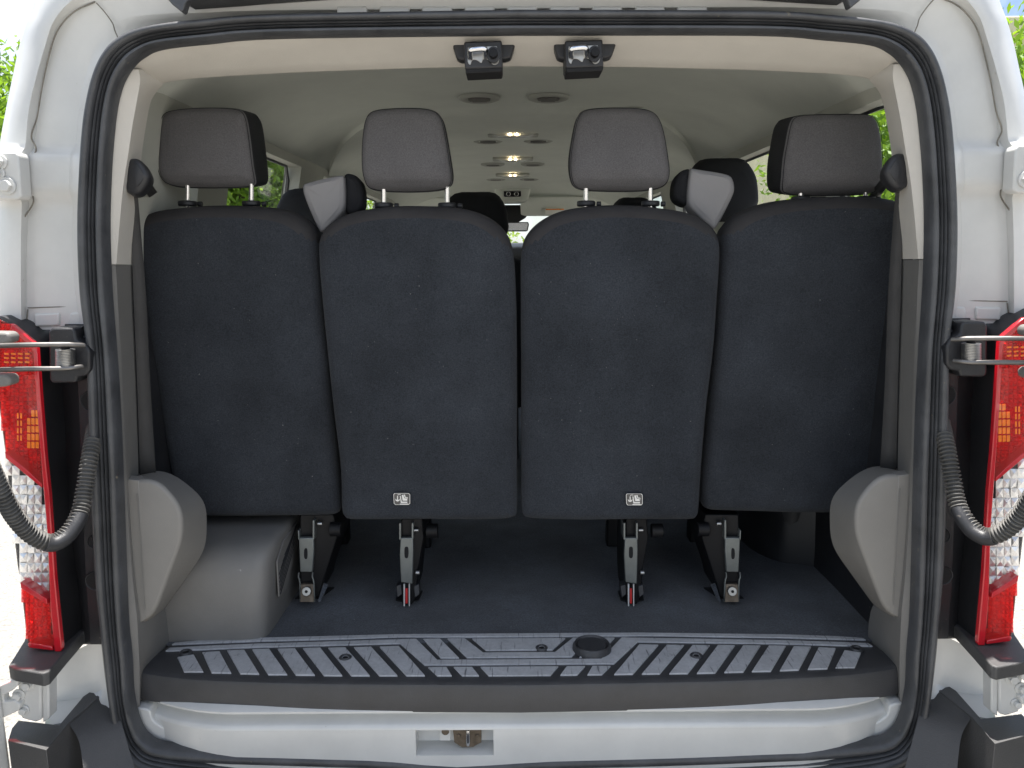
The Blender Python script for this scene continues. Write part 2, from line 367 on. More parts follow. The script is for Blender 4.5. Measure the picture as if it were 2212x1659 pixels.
seal = outward('weather_seal', v, f, 'rubber', van, smooth=60)

# white painted frame between the seal and the corner of the body
C0 = S0[:12] + [(178,600),(190,712)]
C1 = [(1124,18),(603,22),(440,27),(330,32),(270,42),(232,70),(206,108),(190,155),(177,208),(168,265),(162,357),(157,493),(160,600),(172,712)]
C2 = [(1124,-8),(603,-6),(430,-4),(300,-2),(208,4),(165,22),(130,57),(108,115),(92,180),(80,258),(71,350),(60,480),(57,600),(58,712)]
C3 = [(1124,-30),(603,-28),(420,-28),(290,-28),(195,-16),(150,5),(115,48),(96,104),(78,167),(62,238),(54,330),(46,470),(45,600),(46,712)]
C4 = [(1124,-70),(603,-70),(410,-72),(280,-70),(170,-62),(98,-42),(62,35),(42,98),(27,167),(13,235),(-3,330),(-14,470),(-20,600),(-20,712)]
def frame():
    Yr = [(C0, .000), (C1, .046), (C2, .050), (C3, .030), (C4, .085)]
    rws = []
    tops = {id(C0): .030, id(C1): .012, id(C2): .004, id(C3): -.012, id(C4): .04}
    def topY(i_, L, Y):                      # the header face stands further back to the rear than the pillar channel
        w = max(0.0, min(1.0, (7.5 - i_) / 4.5)); w = w * w * (3 - 2 * w); return tops[id(L)] * w + Y * (1 - w) + (.03 * max(0, min(1, (10 - i_) / 3.5)) * (1 - w) if L is C0 else 0)
    for L, Y in Yr:
        rws.append(cr(np.array([PY(u, v, topY(i_, L, Y)) for i_, (u, v) in enumerate(L)]), 10))
    k = len(rws[0]); nrows = []
    for i in range(len(rws)):
        for t in ((0,) if i == len(rws) - 1 else (0, .5) if i in (0, 2) else (0, .06, .35, .65, .94) if i == 1 else (0, .12, .3, .5, .75)):
            a = rws[i]; b = rws[min(i + 1, len(rws) - 1)]; p = a * (1 - t) + b * t
            if i == 3: p[:, 1] += 0.0 - .03 * math.sin(t * math.pi / 2) * (1 - t)      # rounded corner
            nrows.append(p)
    # swage: a raised band across the pillar face
    zt, zb = PY(120, 338, .03)[2], PY(120, 412, .03)[2]
    for p in nrows:
        w = np.clip((p[:, 2] - zb + .018) / .018, 0, 1) * np.clip((zt + .018 - p[:, 2]) / .018, 0, 1)
        p[:, 1] -= .018 * w * (1 if p is not nrows[0] else 0)
    last = nrows[-1]
    for dy in (.05, .13): nrows.append(last + np.array([.06 * dy, dy, 0]))
    nrows = [np.where((np.abs(p[:, :1]) < 1e-4), p * np.array([0, 1, 1]), p) for p in nrows]
    v, f = grid(nrows); mesh('body_frame', v, [q[::-1] for q in f], 'paint', van, smooth=40)
    # sealer bead along the panel joint
    jo = [(205,4),(167,21),(140,44),(119,77),(104,128),(90,193),(80,253),(68,294),(78,321),(71,348),(71,416),(71,440),(50,473)]
    tube('joint_sealer', cr([PY(u, v, y_) for (u, v), y_ in zip(jo, [.008, .016, .024, .032] + [.041] * 9)], 6), .0014, 'sealer', van, n=6)
    jo = [(208,6),(226,26),(243,50),(248,66),(256,84)]
    tube('joint_sealer', cr([PY(u, v, y_) for (u, v), y_ in zip(jo, [.004, .008, .012, .014, .018])], 6), .0012, 'sealer', van, n=6)
    for a, b in (((60,665),(184,661)), ((60,668),(56,712))):
        tube('joint_sealer', [PY(*a, .048), PY(*b, .048)], .0012, 'sealer', van, n=6)
    for q in ([(72,678),(128,676),(128,704),(74,706)], [(150,676),(180,674),(184,704),(146,706)]):
        prism('pressed_panel', [PY(u, v, .043) for u, v in q], (0, .03, 0), 'paint', van, bevel=.004, seg=3)
    # upper door hinge
    hg = prism('door_hinge', [PY(u, v, -.006) for u, v in [(-60,328),(34,328),(40,336),(46,424),(38,431),(-60,431)]], (0, .034, 0), 'paint', van, bevel=.003)
    for (u, v_, rr) in ((2,350,.017), (-2,374,.016), (18,402,.020)):
        c = PY(u, v_, -.006); disc('bolt', c, (0, -1, 0), rr * .8, .005, 'paint', hg, n=20)
        disc('bolt', c + np.array([0, -.005, 0]), (0, -1, 0), rr * .55, .009, 'paint', hg, n=6)
both(frame)
# pressed recesses along the header
for i in range(9):
    u = 760 + i * 92
    prism('pressed_panel', [PY(a, b, .008) for a, b in [(u - 32, 13), (u + 32, 13), (u + 34, 30), (u - 34, 30)]], (0, .03, 0), 'paint', van, bevel=.003, seg=3)
# dark gutter seal at the edge of the roof
gp = [(365,-6),(398,12),(480,6),(570,-1),(700,-10),(900,-18),(1124,-22)]
h = np.array([PY(u, v, -.05) for u, v in gp]); h[-1][0] = 0
h = np.vstack([h, h[:-1][::-1] * np.array([-1, 1, 1])])
rows = []
for dz, dy in ((.008, 0), (.008, .05), (.04, .05), (.04, 0)):
    rows.append(h + np.array([0, dy, dz]))
v, f = grid(rows, cv=True); nn = len(h); f = list(f) + [tuple(i * nn for i in range(4)), tuple(i * nn + nn - 1 for i in range(4))]
gs = outward('roof_gutter_seal', v, f, 'rubber', van, smooth=30)
def fins():
    prism('end_fin', [PY(u, v, -.052) for u, v in [(358,-6),(372,10),(392,26),(396,22),(400,8),(410,-8)]], (0, .02, 0), 'rubber', gs, bevel=.002)
both(fins)
# roof skin
rw = []
top = PY(1124, -70, .075)[2]
for y in (.07, 2.0, 4.7):
    rw.append([(-.80, y, top - .02), (-.6, y, top + .05), (0, y, top + .08), (.6, y, top + .05), (.80, y, top - .02)])
patch('roof', rw, 'paint', van, nu=5)

# ------------------------------------------------------------------ header trim and headliner
def hpts(L, Y, n=6):
    h = np.array([PY(u, v, Y) for u, v in L]); h[0][0] = 0; h = cr(h, n); return np.vstack([h, h[1:][::-1] * np.array([-1, 1, 1])])
def hrow(L, Y, dz=0, n=6):
    h = np.array([PY(u, v, Y) for u, v in L]); h[0][0] = 0; h = cr(h, n); h[:, 2] += dz
    return np.vstack([h[::-1], (h * np.array([-1, 1, 1]))[1:]])
A = [(1124,70),(906,72),(727,75),(603,79),(446,90),(345,103),(305,121),(262,146)]
Bm = [(1124,100),(906,101),(727,105),(603,112),(446,121),(375,132),(335,146),(290,156)]
Cb = [(1124,142),(906,146),(727,152),(603,157),(446,166),(385,172),(352,178),(320,186)]
a, b, c = hrow(A, .012), hrow(Bm, .05), hrow(Cb, .115)
mid1 = a * .5 + b * .5 + np.array([0, -.004, 0]); mid2 = b * .5 + c * .5 + np.array([0, .003, -.003])
und = [c + np.array([0, .006, .000]), c + np.array([0, .016, .006]), c + np.array([0, .05, .05])]
v, f = grid([a, mid1, b, mid2, c] + und)
header = mesh('header_trim', v, f, 'beige', van, smooth=70)

sec = cr([(0, 1.372), (.3, 1.369), (.5, 1.352), (.64, 1.318), (.74, 1.268), (.815, 1.205)], 4)
def secrow(y, dz=0.0, bend=0.0):                # bend: the panel step sweeps forward towards the sides
    L = [(x, y + bend * max(0.0, (x - .40) / .3) ** 1.6, z + dz) for x, z in sec]
    return [(-x, y_, z) for x, y_, z in L[::-1]] + L[1:]
hrows = [secrow(.13, -.03), secrow(.2, -.01), secrow(.35), secrow(.7), secrow(1.05), secrow(1.225, 0, .42), secrow(1.235, -.004, .42), secrow(1.246, -.017, .42), secrow(1.29, -.020, .40), secrow(1.85, -.010, .1), secrow(2.2, -.002), secrow(2.3, -.006), secrow(2.8), secrow(3.5), secrow(3.95, -.02), secrow(4.3, -.10)]
patch('headliner', hrows, 'headliner', van, smooth=60)
def ceil_plugs():
    for (u, v_) in ((782, 228),):
        pass
# vents, lamps on the headliner
ZC = 1.366
VY = [1.05, 1.965, 2.845, 3.675]
for i, y in enumerate(VY):
    for sx in (-1, 1):
        c = np.array([sx * .109, y, ZC + .004])
        vt = ringmesh('air_vent', c, (0, 0, -1), .034, .066, .010, 'wall_trim', van)
        disc('vent_throat', c + np.array([0, 0, -.001]), (0, 0, -1), .036, .003, 'black_plastic', vt)
        for k in range(5):
            w = math.sqrt(max(.036 ** 2 - (.0135 * (k - 2)) ** 2, 0)) * .96
            yy = y + .0135 * (k - 2)
            box('slat', (c[0] - w, yy - .0035, ZC - .006), (c[0] + w, yy + .0035, ZC + .002), 'grey_trim', vt, bevel=.001)
for y in (1.765, 2.575, 3.375):
    lm = prism('ceiling_lamp', [(x, yy, ZC + .003) for x, yy in [(-.098, y - .05), (.098, y - .05), (.103, y - .04), (.103, y + .02), (.095, y + .03), (-.095, y + .03), (-.103, y + .02), (-.103, y - .04)]], (0, 0, -.014), 'wall_trim', van, bevel=.003)
    prism('lamp_lens', [(-.094, y - .052, ZC - .006), (.094, y - .052, ZC - .006), (.06, y - .054, ZC - .017), (-.06, y - .054, ZC - .017)], (0, .05, 0), 'lamp_lens', lm, bevel=.002)
    for sx in (-.014, .014):
        disc('led', (sx, y - .054, ZC - .011), (0, -1, 0), .0045, .003, 'led', lm, n=12)
def plug():
    disc('trim_plug', (-.42, 1.2, 1.359), (0, 0, -1), .022, .006, 'headliner', van)
both(plug)

# ------------------------------------------------------------------ side walls, windows, glass
def X_in(z): return .865 - .085 * max(0.0, (z - .62) / .6) ** 1.4
def wall_side(windows):
    # inner trim with reveals, as a grid with holes
    ys = sorted({.13, 4.4} | {y for w in windows for y in w[:2]}); zt, zb = 1.205, .48
    zs = [-.02, .3, zb, .62, .78, .9, 1.0, 1.1, zt, 1.235]
    v, f, idx = [], [], {}
    def vid(i, j, t):
        key = (i, j, t)
        if key not in idx:
            idx[key] = len(v); v.append((-(X_in(zs[j]) + t), ys[i], zs[j]))
        return idx[key]
    def hole(i, j):
        return any(w[0] <= ys[i] + 1e-6 and ys[i + 1] <= w[1] + 1e-6 for w in windows) and zb - 1e-6 <= zs[j] and zs[j + 1] <= zt + 1e-6
    for i in range(len(ys) - 1):
        for j in range(len(zs) - 1):
            if hole(i, j):
                for (di, dj, a_, b_) in ((-1, 0, (i, j), (i, j + 1)), (1, 0, (i + 1, j + 1), (i + 1, j)), (0, -1, (i + 1, j), (i, j)), (0, 1, (i, j + 1), (i + 1, j + 1))):
                    ni, nj = i + di, j + dj
                    if 0 <= ni < len(ys) - 1 and hole(ni, nj): continue
                    f.append((vid(*a_, 0), vid(*b_, 0), vid(*b_, .055), vid(*a_, .055)))
            else:
                f.append((vid(i, j, 0), vid(i + 1, j, 0), vid(i + 1, j + 1, 0), vid(i, j + 1, 0)))
    lowf = [q for q in f if max(v[i][2] for i in q) <= zb + 1e-6]; upf = [q for q in f if q not in lowf]
    outward('side_wall', v, upf, 'wall_trim', van, smooth=30)
    outward('lower_side_trim', v, lowf, 'black_plastic', van, smooth=30)
    # outer skin
    v, f, idx = [], [], {}
    zs2 = [-.35] + zs[1:]
    for i in range(len(ys) - 1):
        for j in range(len(zs) - 1):
            if not hole(i, j):
                q = []
                for (a_, b_) in ((i, j), (i + 1, j), (i + 1, j + 1), (i, j + 1)):
                    if (a_, b_) not in idx:
                        idx[(a_, b_)] = len(v); v.append((-(X_in(zs[b_]) + .062), ys[a_], zs2[b_]))
                    q.append(idx[(a_, b_)])
                f.append(tuple(q))
    outward('body_side', v, f, 'paint', van, smooth=30)
    for (y0, y1) in windows:
        rows = [[(-(X_in(z) + .050), y0 - .004, z), (-(X_in(z) + .050), y1 + .004, z)] for z in (zb - .004, .62, .78, .9, 1.0, 1.1, zt + .004)]
        w = patch('side_window', rows, 'window_glass', van, solid=.004, smooth=0)
        fr = []
        tube('window_rubber', [(-(X_in(z) + .044), y, z) for y, z in [(y0 + .03, zb), (y1 - .03, zb), (y1, zb + .03), (y1, .9), (y1, zt - .05), (y1 - .05, zt), (y0 + .05, zt), (y0, zt - .05), (y0, .9), (y0, zb + .03)]], .007, 'rubber', w, n=6, closed=True)
SIDE = 1; wall_side([(.475, .535), (.74, 1.44), (1.78, 2.4), (2.7, 3.3), (3.5, 4.2)])
SIDE = -1; wall_side([(.165, .58), (.78, 1.42), (1.78, 2.4), (2.7, 3.3), (3.5, 4.2)])
SIDE = 1

# front of the cabin
def front_end():
    patch('front_pillar', [[(-.93, 4.2, 1.25), (-.78, 4.25, 1.28)], [(-.99, 4.75, .95), (-.84, 4.8, .95)], [(-1.0, 5.0, .7), (-.9, 5.0, .7)]], 'wall_trim', van, solid=.03)
    prism('sun_visor', [(-.70, 4.12, 1.285), (-.07, 4.12, 1.285), (-.055, 4.13, 1.26), (-.06, 4.17, 1.165), (-.09, 4.18, 1.155), (-.70, 4.18, 1.15), (-.73, 4.17, 1.17), (-.73, 4.13, 1.27)], (0, .022, .004), 'headliner', van, bevel=.006)
both(front_end)
lb = prism('visor_label', [(.235, 4.133, 1.205), (.37, 4.133, 1.205), (.37, 4.142, 1.165), (.235, 4.142, 1.165)], (0, .003, 0), 'sticker_white', van, bevel=.0005)
prism('warning_strip', [(.237, 4.1305, 1.203), (.368, 4.1305, 1.203), (.368, 4.1325, 1.195), (.237, 4.1325, 1.195)], (0, .002, 0), 'amber', lb, bevel=.0003)
rows = [[(-.98, 4.3, .93 if False else .9), (.98, 4.3, .9)]]
prism('dashboard', [(-.95, 4.45, .2), (-.95, 4.42, .86), (-.95, 4.5, .94), (-.95, 4.7, .975), (-.95, 5.25, .93), (-.95, 5.25, .2)], (1.9, 0, 0), 'black_plastic', van, bevel=.02, seg=3)
patch('windshield', [[(-.78, 4.32, 1.29), (0, 4.36, 1.31), (.78, 4.32, 1.29)], [(-.93, 5.1, .93), (0, 5.28, .93), (.93, 5.1, .93)]], 'window_glass', van, nu=4, solid=.005, smooth=0)
patch('front_header', [[(-.8, 4.22, 1.30), (.8, 4.22, 1.30)], [(-.8, 4.34, 1.275), (.8, 4.34, 1.275)], [(-.8, 4.36, 1.36), (.8, 4.36, 1.36)]], 'headliner', van)
# overhead console with two dials, and the mirror
oc = prism('overhead_console', [(-.13, 4.03, 1.352), (.13, 4.03, 1.352), (.115, 4.02, 1.27), (.085, 4.02, 1.245), (-.085, 4.02, 1.245), (-.115, 4.02, 1.27)], (0, .22, 0), 'headliner', van, bevel=.01, seg=3)
cp = prism('control_panel', [(-.06, 4.013, 1.318), (.06, 4.013, 1.318), (.06, 4.008, 1.285), (.052, 4.008, 1.28), (-.052, 4.008, 1.28), (-.06, 4.008, 1.285)], (0, .02, 0), 'black_metal', oc, bevel=.003)
for sx in (-.028, .028):
    ringmesh('dial', (sx, 4.009, 1.298), (0, -1, 0), .011, .016, .003, 'chrome', cp, n=20)
prism('reading_lamp', [(-.10, 4.008, 1.256), (.10, 4.008, 1.256), (.085, 4.008, 1.247), (-.085, 4.008, 1.247)], (0, .03, 0), 'lamp_lens', oc, bevel=.001)
mr_ = prism('rear_view_mirror', [(-.12, 4.28, 1.118), (.115, 4.28, 1.118), (.122, 4.28, 1.10), (.112, 4.28, 1.055), (.10, 4.28, 1.05), (-.11, 4.28, 1.05), (-.125, 4.28, 1.065)], (0, .035, 0), 'black_plastic', van, bevel=.006)
prism('mirror_glass', [(-.112, 4.2795, 1.112), (.108, 4.2795, 1.112), (.112, 4.2795, 1.10), (.104, 4.2795, 1.058), (-.106, 4.2795, 1.056)], (0, -.002, 0), 'chrome', mr_, bevel=.0005)
prism('mirror_mount', [(-.10, 4.26, 1.24), (.13, 4.26, 1.24), (.10, 4.28, 1.15), (.03, 4.29, 1.11), (-.07, 4.29, 1.11), (-.09, 4.28, 1.16)], (0, .05, 0), 'black_plastic', mr_, bevel=.008)
box('bulkhead', (-.95, 5.0, -.4), (.95, 5.3, .25), 'black_plastic', van)

# ------------------------------------------------------------------ floor
rows = []
for y in np.linspace(.155, 4.6, 60):
    rows.append([(x, y, .0008 * math.sin(x * 21 + y * 7) + .0015 * math.sin(x * 9 - y * 13)) for x in np.linspace(-.87, .87, 60)])
v, f = grid(rows); mesh('floor_carpet', v, f, 'carpet', van, smooth=80)

# ------------------------------------------------------------------ pillar trims
def pillar():
    up = [(150,272,300,344),(175,262,303,356),(214,249,297,328),(268,242,287,316),(336,236,277,306),(400,233,267,302),(493,231,258,292),(571,234,252,287)]
    rw = []
    for v_, a_, b_, c_ in up:
        pa, pb, pc = PY(a_, v_, .014), PY(b_, v_, .032), PY(c_, v_, .125)
        rw.append([pa, pa * .55 + pb * .45, pb + (0, -.001, 0), pb * .92 + pc * .08, pb * .5 + pc * .5, pc, pc + (-.012, .012, 0), pc + (-.07, .03, 0)])
    patch('pillar_trim', rw, 'beige', van, nv=4, smooth=25)
    lo = [(573,234,250,286),(631,236,254,287),(800,250,262,294),(968,259,270,298),(1100,263,276,303),(1250,268,287,325),(1330,272,296,360),(1400,278,300,366),(1445,282,302,352),(1490,284,302,330),(1530,286,302,320)]
    rw = []
    for v_, a_, b_, c_ in lo:
        pa, pb, pc = PY(a_, v_, .014), PY(b_, v_, .03), PY(c_, v_, .125 + (.05 if v_ > 1240 else 0) * min(1, (v_ - 1240) / 90))
        rw.append([pa, pa * .55 + pb * .45, pb + (0, -.001, 0), pb * .9 + pc * .1, pb * .5 + pc * .5, pc, pc + (-.012, .012, 0), pc + (-.09, .03, 0)])
    patch('pillar_lower_trim', rw, 'grey_trim', van, nv=3, smooth=25)
    # seat belt: guide, webbing down the pillar, strap to the seat
    ol = oval([(265,400),(265,368),(273,350),(290,342),(308,349),(321,369),(326,386),(317,404),(302,420),(281,420)], 6, 6)
    gd = pillow('belt_guide', [PY(u, v_, .055) for u, v_ in ol], (.25, -1, .1), .05, .010, 'black_plastic', van, bulge=.004)
    rw = [[PY(276,408,.085), PY(297,412,.095)], [PY(282,480,.110), PY(302,480,.125)], [PY(288,640,.112), PY(315,640,.13)], [PY(296,830,.115), PY(324,830,.135)], [PY(302,1030,.13), PY(337,1030,.15)]]
    patch('seat_belt', rw, 'webbing', van, nv=4, solid=.0015)
    rw = [[PY(300,398,.07), PY(318,380,.08)], [PY(318,420,.22), PY(330,402,.23)], [PY(330,446,.40), PY(352,438,.41)], [PY(345,520,.46), PY(372,520,.47)]]
    patch('seat_belt', rw, 'belt_black', van, nv=4, solid=.0015)
    # moulded cover low on the pillar
    face = [(270,1042),(292,1034),(335,1036),(350,1046),(388,1092),(394,1106),(394,1168),(388,1182),(340,1312),(328,1336),(312,1347),(280,1352)]
    back = [(268,1030),(310,1020),(335,1015),(357,1016),(388,1032),(440,1076),(447,1096),(446,1175),(436,1200),(345,1330),(290,1358)]
    def soft(q, k):
        for _ in range(k): q = q * .5 + (np.roll(q, 1, 0) + np.roll(q, -1, 0)) * .25
        return q
    def even(q, n_=84):                        # evenly spaced points round a closed outline
        q = np.vstack([q, q[:1]]); d_ = np.concatenate([[0], np.cumsum(np.linalg.norm(np.diff(q, axis=0), axis=1))])
        t_ = np.linspace(0, d_[-1], n_, endpoint=False); return np.stack([np.interp(t_, d_, q[:, i]) for i in range(3)], 1)
    a_ = soft(even(np.array([PY(u, v_, .045) for u, v_ in face])), 6)
    b_ = soft(even(np.array([PY(u, v_, .165) for u, v_ in back])), 6)
    c_ = a_.mean(0); tn = np.roll(a_, -1, 0) - np.roll(a_, 1, 0); tn /= np.linalg.norm(tn, axis=1)[:, None]
    inn = np.cross(np.array([0, -1.0, 0]), tn)
    if np.sum(inn * (c_ - a_)) < 0: inn = -inn
    rws = [b_]
    for t in (.3, .6, .85): rws.append(b_ * (1 - t) + a_ * t)
    rr_ = .009
    for k_ in range(6):
        an = math.pi / 2 * k_ / 5; rws.append(soft(a_ + inn * rr_ * (1 - math.cos(an)), 2) + (0, -rr_ * math.sin(an) + .008, 0))
    v, f = grid(rws, cu=True); n_ = len(a_)
    f = list(f) + [tuple(range((len(rws) - 1) * n_, len(rws) * n_))]
    cvr = outward('side_cover', v, f, 'grey_panel', van, smooth=80)
    prism('cover_flange', [PY(u, v_, .0435) for u, v_ in [(262,1034),(300,1038),(316,1336),(292,1352)]], (0, .03, 0), 'grey_panel', cvr, bevel=.002)
    tube('edge_groove', [PY(296,1066,.040), PY(304,1180,.040), PY(312,1318,.040)], .0011, 'grey_trim', cvr, n=6)
both(pillar)

# wheel-arch box on the left, rounded arch on the right
xr = PY(573,1380,.178)[0]
rws = []
for y, z in [(.172,-.004),(.173,.05),(.175,.10),(.180,.15),(.190,.18),(.210,.203),(.24,.214),(.29,.219),(.40,.222),(.6,.223),(1.2,.223)]:
    q = .012 * z / .2
    rws.append([(-.90, y, z), (-.75, y, z), (xr - .06 + q, y, z), (xr - .035 + q, y + .002, z), (xr - .018 + q, y + .007, z - .001), (xr - .006 + q, y + .017, z - .003), (xr + q, y + .034, z - .007), (xr + .002 + q, max(y + .06, .26), z - .012 if z > 0 else z), (xr + .012 + q, 1.25, z - .012 if z > 0 else z)])
v, f = grid(rws); wa = outward('wheel_arch_box', v, f, 'grey_trim', van, smooth=70)
# speaker grille on its inner side
gx = xr + .0135
gq = [(gx, .245, .075), (gx, .245, .165), (gx + .001, .30, .195), (gx + .002, .42, .20), (gx + .002, .42, .15), (gx, .30, .07)]
gr = prism('speaker_grille', gq, (.004, 0, 0), 'grey_trim', wa, bevel=.001)
for k in range(9):
    y0, z0 = .25 + .016 * max(0, k - 5), .08 + .010 * k
    y1 = min(.415, y0 + .12 + .008 * k); z1 = min(.196, z0 + (y1 - y0) * .55)
    tube('grille_rib', [(gx + .0045, y0, z0), (gx + .0055, y1, z1)], .0016, 'black_plastic', gr, n=5)
al = oval([(.80, .60), (.74, .64), (.70, .75), (.69, 1.0), (.70, 1.25), (.90, 1.3), (.90, .95), (.90, .60)], 4)
rws = [[(x, y, -.004) for x, y in al], [(x, y, .05) for x, y in al], [(x + .01, y + .01, .2) for x, y in al], [(x + .03 if x < .85 else x, y + .03, .30) for x, y in al], [(x * .5 + .44, y * .6 + .4, .36) for x, y in al]]
v, f = grid(rws, cu=True); n_ = len(al); f = list(f) + [tuple(range(4 * n_, 5 * n_))]
outward('wheel_arch', v, f, 'black_plastic', van, smooth=60)
tube('vertical_duct', [(.80, .66, 0), (.80, .65, .15), (.81, .64, .3), (.81, .64, .5)], .045, 'scuff_plastic', van, n=16)

# ------------------------------------------------------------------ scuff plate with treads
def Zf(u, v): return PZ(u, v, 0.0)
fe = [(300,1446),(330,1452),(420,1462),(560,1468),(750,1472),(1124,1474)]     # front edge of the top
be = [(372,1389),(420,1387),(560,1382),(750,1378),(900,1376),(1124,1374)]     # back edge
fr = np.array([Zf(u, v) for u, v in fe]); fr[-1][0] = 0; bk = np.array([Zf(u, v) for u, v in be]); bk[-1][0] = 0
fr, bk = cr(fr, 8), cr(bk, 8)
fr = np.vstack([fr, fr[:-1][::-1] * np.array([-1, 1, 1])]); bk = np.vstack([bk, bk[:-1][::-1] * np.array([-1, 1, 1])])
ed = np.ones(len(fr)); 
rows = [bk + (0, 0.004, -.02), bk + (0, 0, -.001), bk * .9 + fr * .1 + (0, 0, .0), bk * .5 + fr * .5, fr * .92 + bk * .08, fr + (0, .001, -.001), fr + (0, -.005, -.004), fr + (0, -.008, -.011), fr + (0, -.0085, -.05), fr + (0, -.008, -.064), fr + (0, .01, -.066)]
v, f = grid(rows); k = len(fr)
scuff = outward('scuff_plate', v, list(f), 'scuff_plastic', van, smooth=40)
def zp(x, y): return (274 + .3968 * x, 1316.5 + .3968 * y)
def tread(poly, mir=True):
    global SIDE
    P_ = [Zf(*zp(x, y)) for x, y in poly]
    for p in P_: p[2] = -.001
    for s in ((1, -1) if mir else (1,)):
        SIDE = s
        prism('tread_strip', P_, (0, 0, .0042), 'tread', scuff, bevel=.0009, seg=2, taper=.985)
    SIDE = 1
strips = [
 [(275,265),(365,250),(418,345),(312,345)], [(410,238),(505,232),(570,352),(462,350)], [(545,228),(640,224),(722,357),(618,355)],
 [(682,222),(775,218),(875,360),(770,360)], [(820,218),(915,216),(1025,363),(920,362)], [(958,215),(1053,212),(1175,366),(1073,365)],
 [(1095,213),(1190,210),(1325,366),(1222,366)], [(1235,210),(1330,207),(1475,366),(1375,366)], [(1375,207),(1480,203),(1625,366),(1522,366)],
 [(1612,165),(1705,163),(1810,270),(1710,270)], [(1640,320),(1740,318),(1770,366),(1690,366)], [(1778,318),(1880,318),(1918,366),(1825,366)]]
for s in strips: tread(s)
CX = (1124 - 274) / .3968 - 2
def tread_c(poly):                            # pieces that cross the middle
    P_ = [Zf(*zp(x, y)) for x, y in poly]
    Q = [p * np.array([-1, 1, 1]) for p in P_[::-1]]
    P_ = [np.array([p[0], p[1], -.001]) for p in P_ + Q]
    prism('tread_strip', P_, (0, 0, .0042), 'tread', scuff, bevel=.0009, seg=2)
tread_c([(1955,228),(1880,164)])
tread_c([(1940,240),(1840,163),(1745,163),(1852,268)])
tread_c([(1970,366),(1925,318)])
tread_c([(1690,280),(1575,165),(1490,168),(700,192),(400,205),(235,214),(210,231),(400,224),(700,211),(1488,190),(1622,308)])
tread_c([(1480,140),(700,160),(400,174),(262,186),(245,196),(400,190),(700,178),(1480,157)])
for (u, v_) in ((401,1412),(746,1423),(1170,1402),(1504,1419),(1850,1404)):
    p = Zf(u, v_); rg = ringmesh('screw_cap', (p[0], p[1], .0005), (0, 0, 1), .006, .0145, .006, 'scuff_plastic', scuff, n=20)
    disc('screw_centre', (p[0], p[1], .0008), (0, 0, 1), .007, .0025, 'dark_void', rg, n=16)
p = Zf(1279,1407)
rg = ringmesh('round_cover', (p[0], p[1] + .006, .001), (0, 0, 1), .031, .044, .016, 'scuff_plastic', scuff, n=36)
disc('cover_cap', (p[0], p[1] + .006, .001), (0, 0, 1), .033, .0135, 'scuff_plastic', rg, n=32, bevel=.002)

# ------------------------------------------------------------------ painted sill with the striker pocket
xs = np.linspace(-.80, .80, 65)
def sill_y(x): return .055 * max(0, (abs(x) - .60) / .2) ** 2
prof = [(.03, -.05), (.000, -.055), (-.012, -.062), (-.012, -.066), (.010, -.071), (.014, -.084), (.008, -.088), (-.010, -.093), (-.0155, -.097), (-.016, -.104)]
mid = PY(982, 1604, -.016)
px0, px1 = PY(898,1600,-.016)[0], PY(1066,1600,-.016)[0]; pz0, pz1 = PY(982,1632,-.016)[2], PY(982,1577,-.016)[2]
prof[-1] = (-.016, pz1)
rows = []
for y, z in prof:
    row = []
    for x in xs:
        raise_ = 0.0 * (1 / (1 + math.exp(-(x - px0 + .045) / .006)) - 1 / (1 + math.exp(-(x - px1 - .045) / .006))) if -.0985 < z < -.06 else 0
        row.append((x, y + sill_y(x), z + raise_))
    rows.append(row)
v, f = grid(rows); sill = outward('door_sill', v, f, 'paint', van, smooth=50)
v, f = [], []
def rect(x0, x1, z0, z1, y=-.016):
    o = len(v); v.extend([(x0, y, z0), (x1, y, z0), (x1, y, z1), (x0, y, z1)]); f.append((o, o + 1, o + 2, o + 3))
xx = np.linspace(-.80, .80, 41)
zlow = pz0 - .05
rows = [[(x, -.016 + sill_y(x), pz1 - .0001) for x in xx if x < px0] + [(px0, -.016, pz1 - .0001)], [(x, -.016 + sill_y(x), zlow) for x in xx if x < px0] + [(px0, -.016, zlow)]]
mesh('sill_face', *grid(rows), 'paint', sill)
rows = [[(px1, -.016, pz1 - .0001)] + [(x, -.016 + sill_y(x), pz1 - .0001) for x in xx if x > px1], [(px1, -.016, zlow)] + [(x, -.016 + sill_y(x), zlow) for x in xx if x > px1]]
mesh('sill_face', *grid(rows), 'paint', sill)
mesh('sill_face', [(px0, -.016, pz0), (px1, -.016, pz0), (px1, -.016, zlow), (px0, -.016, zlow)], [(0, 3, 2, 1)], 'paint', sill)
D = .05
v = [(px0, -.016, pz0), (px1, -.016, pz0), (px1, -.016, pz1), (px0, -.016, pz1), (px0, D - .02, pz0 + .004), (px1, D - .02, pz0 + .004), (px1, D, pz1), (px0, D, pz1)]
f = [(4, 5, 6, 7), (0, 1, 5, 4), (1, 2, 6, 5), (2, 3, 7, 6), (3, 0, 4, 7)]
pk = mesh('striker_pocket', v, [q for q in f], 'paint', van, smooth=0)
P3 = lambda u, v_, y: PY(u, v_, y)
prism('striker_plate', [P3(u, v_, .0) for u, v_ in [(978,1572),(1040,1572),(1040,1604),(1022,1614),(998,1615),(981,1604)]], (0, .006, 0), 'rust_metal', pk, bevel=.001)
tube('striker_loop', [P3(1011,1574,.0), P3(1011,1580,-.014), P3(1011,1600,-.014), P3(1011,1608,.0)], .0042, 'chrome', pk, n=10)
for u in (991,1031): disc('rivet', P3(u, 1589, .0), (0, -1, 0), .0045, .003, 'rust_metal', pk, n=14)
prism('latch_tab', [P3(u, v_, .002) for u, v_ in [(950,1572),(973,1572),(973,1600),(950,1600)]], (0, .006, 0), 'white_tab', pk, bevel=.001)
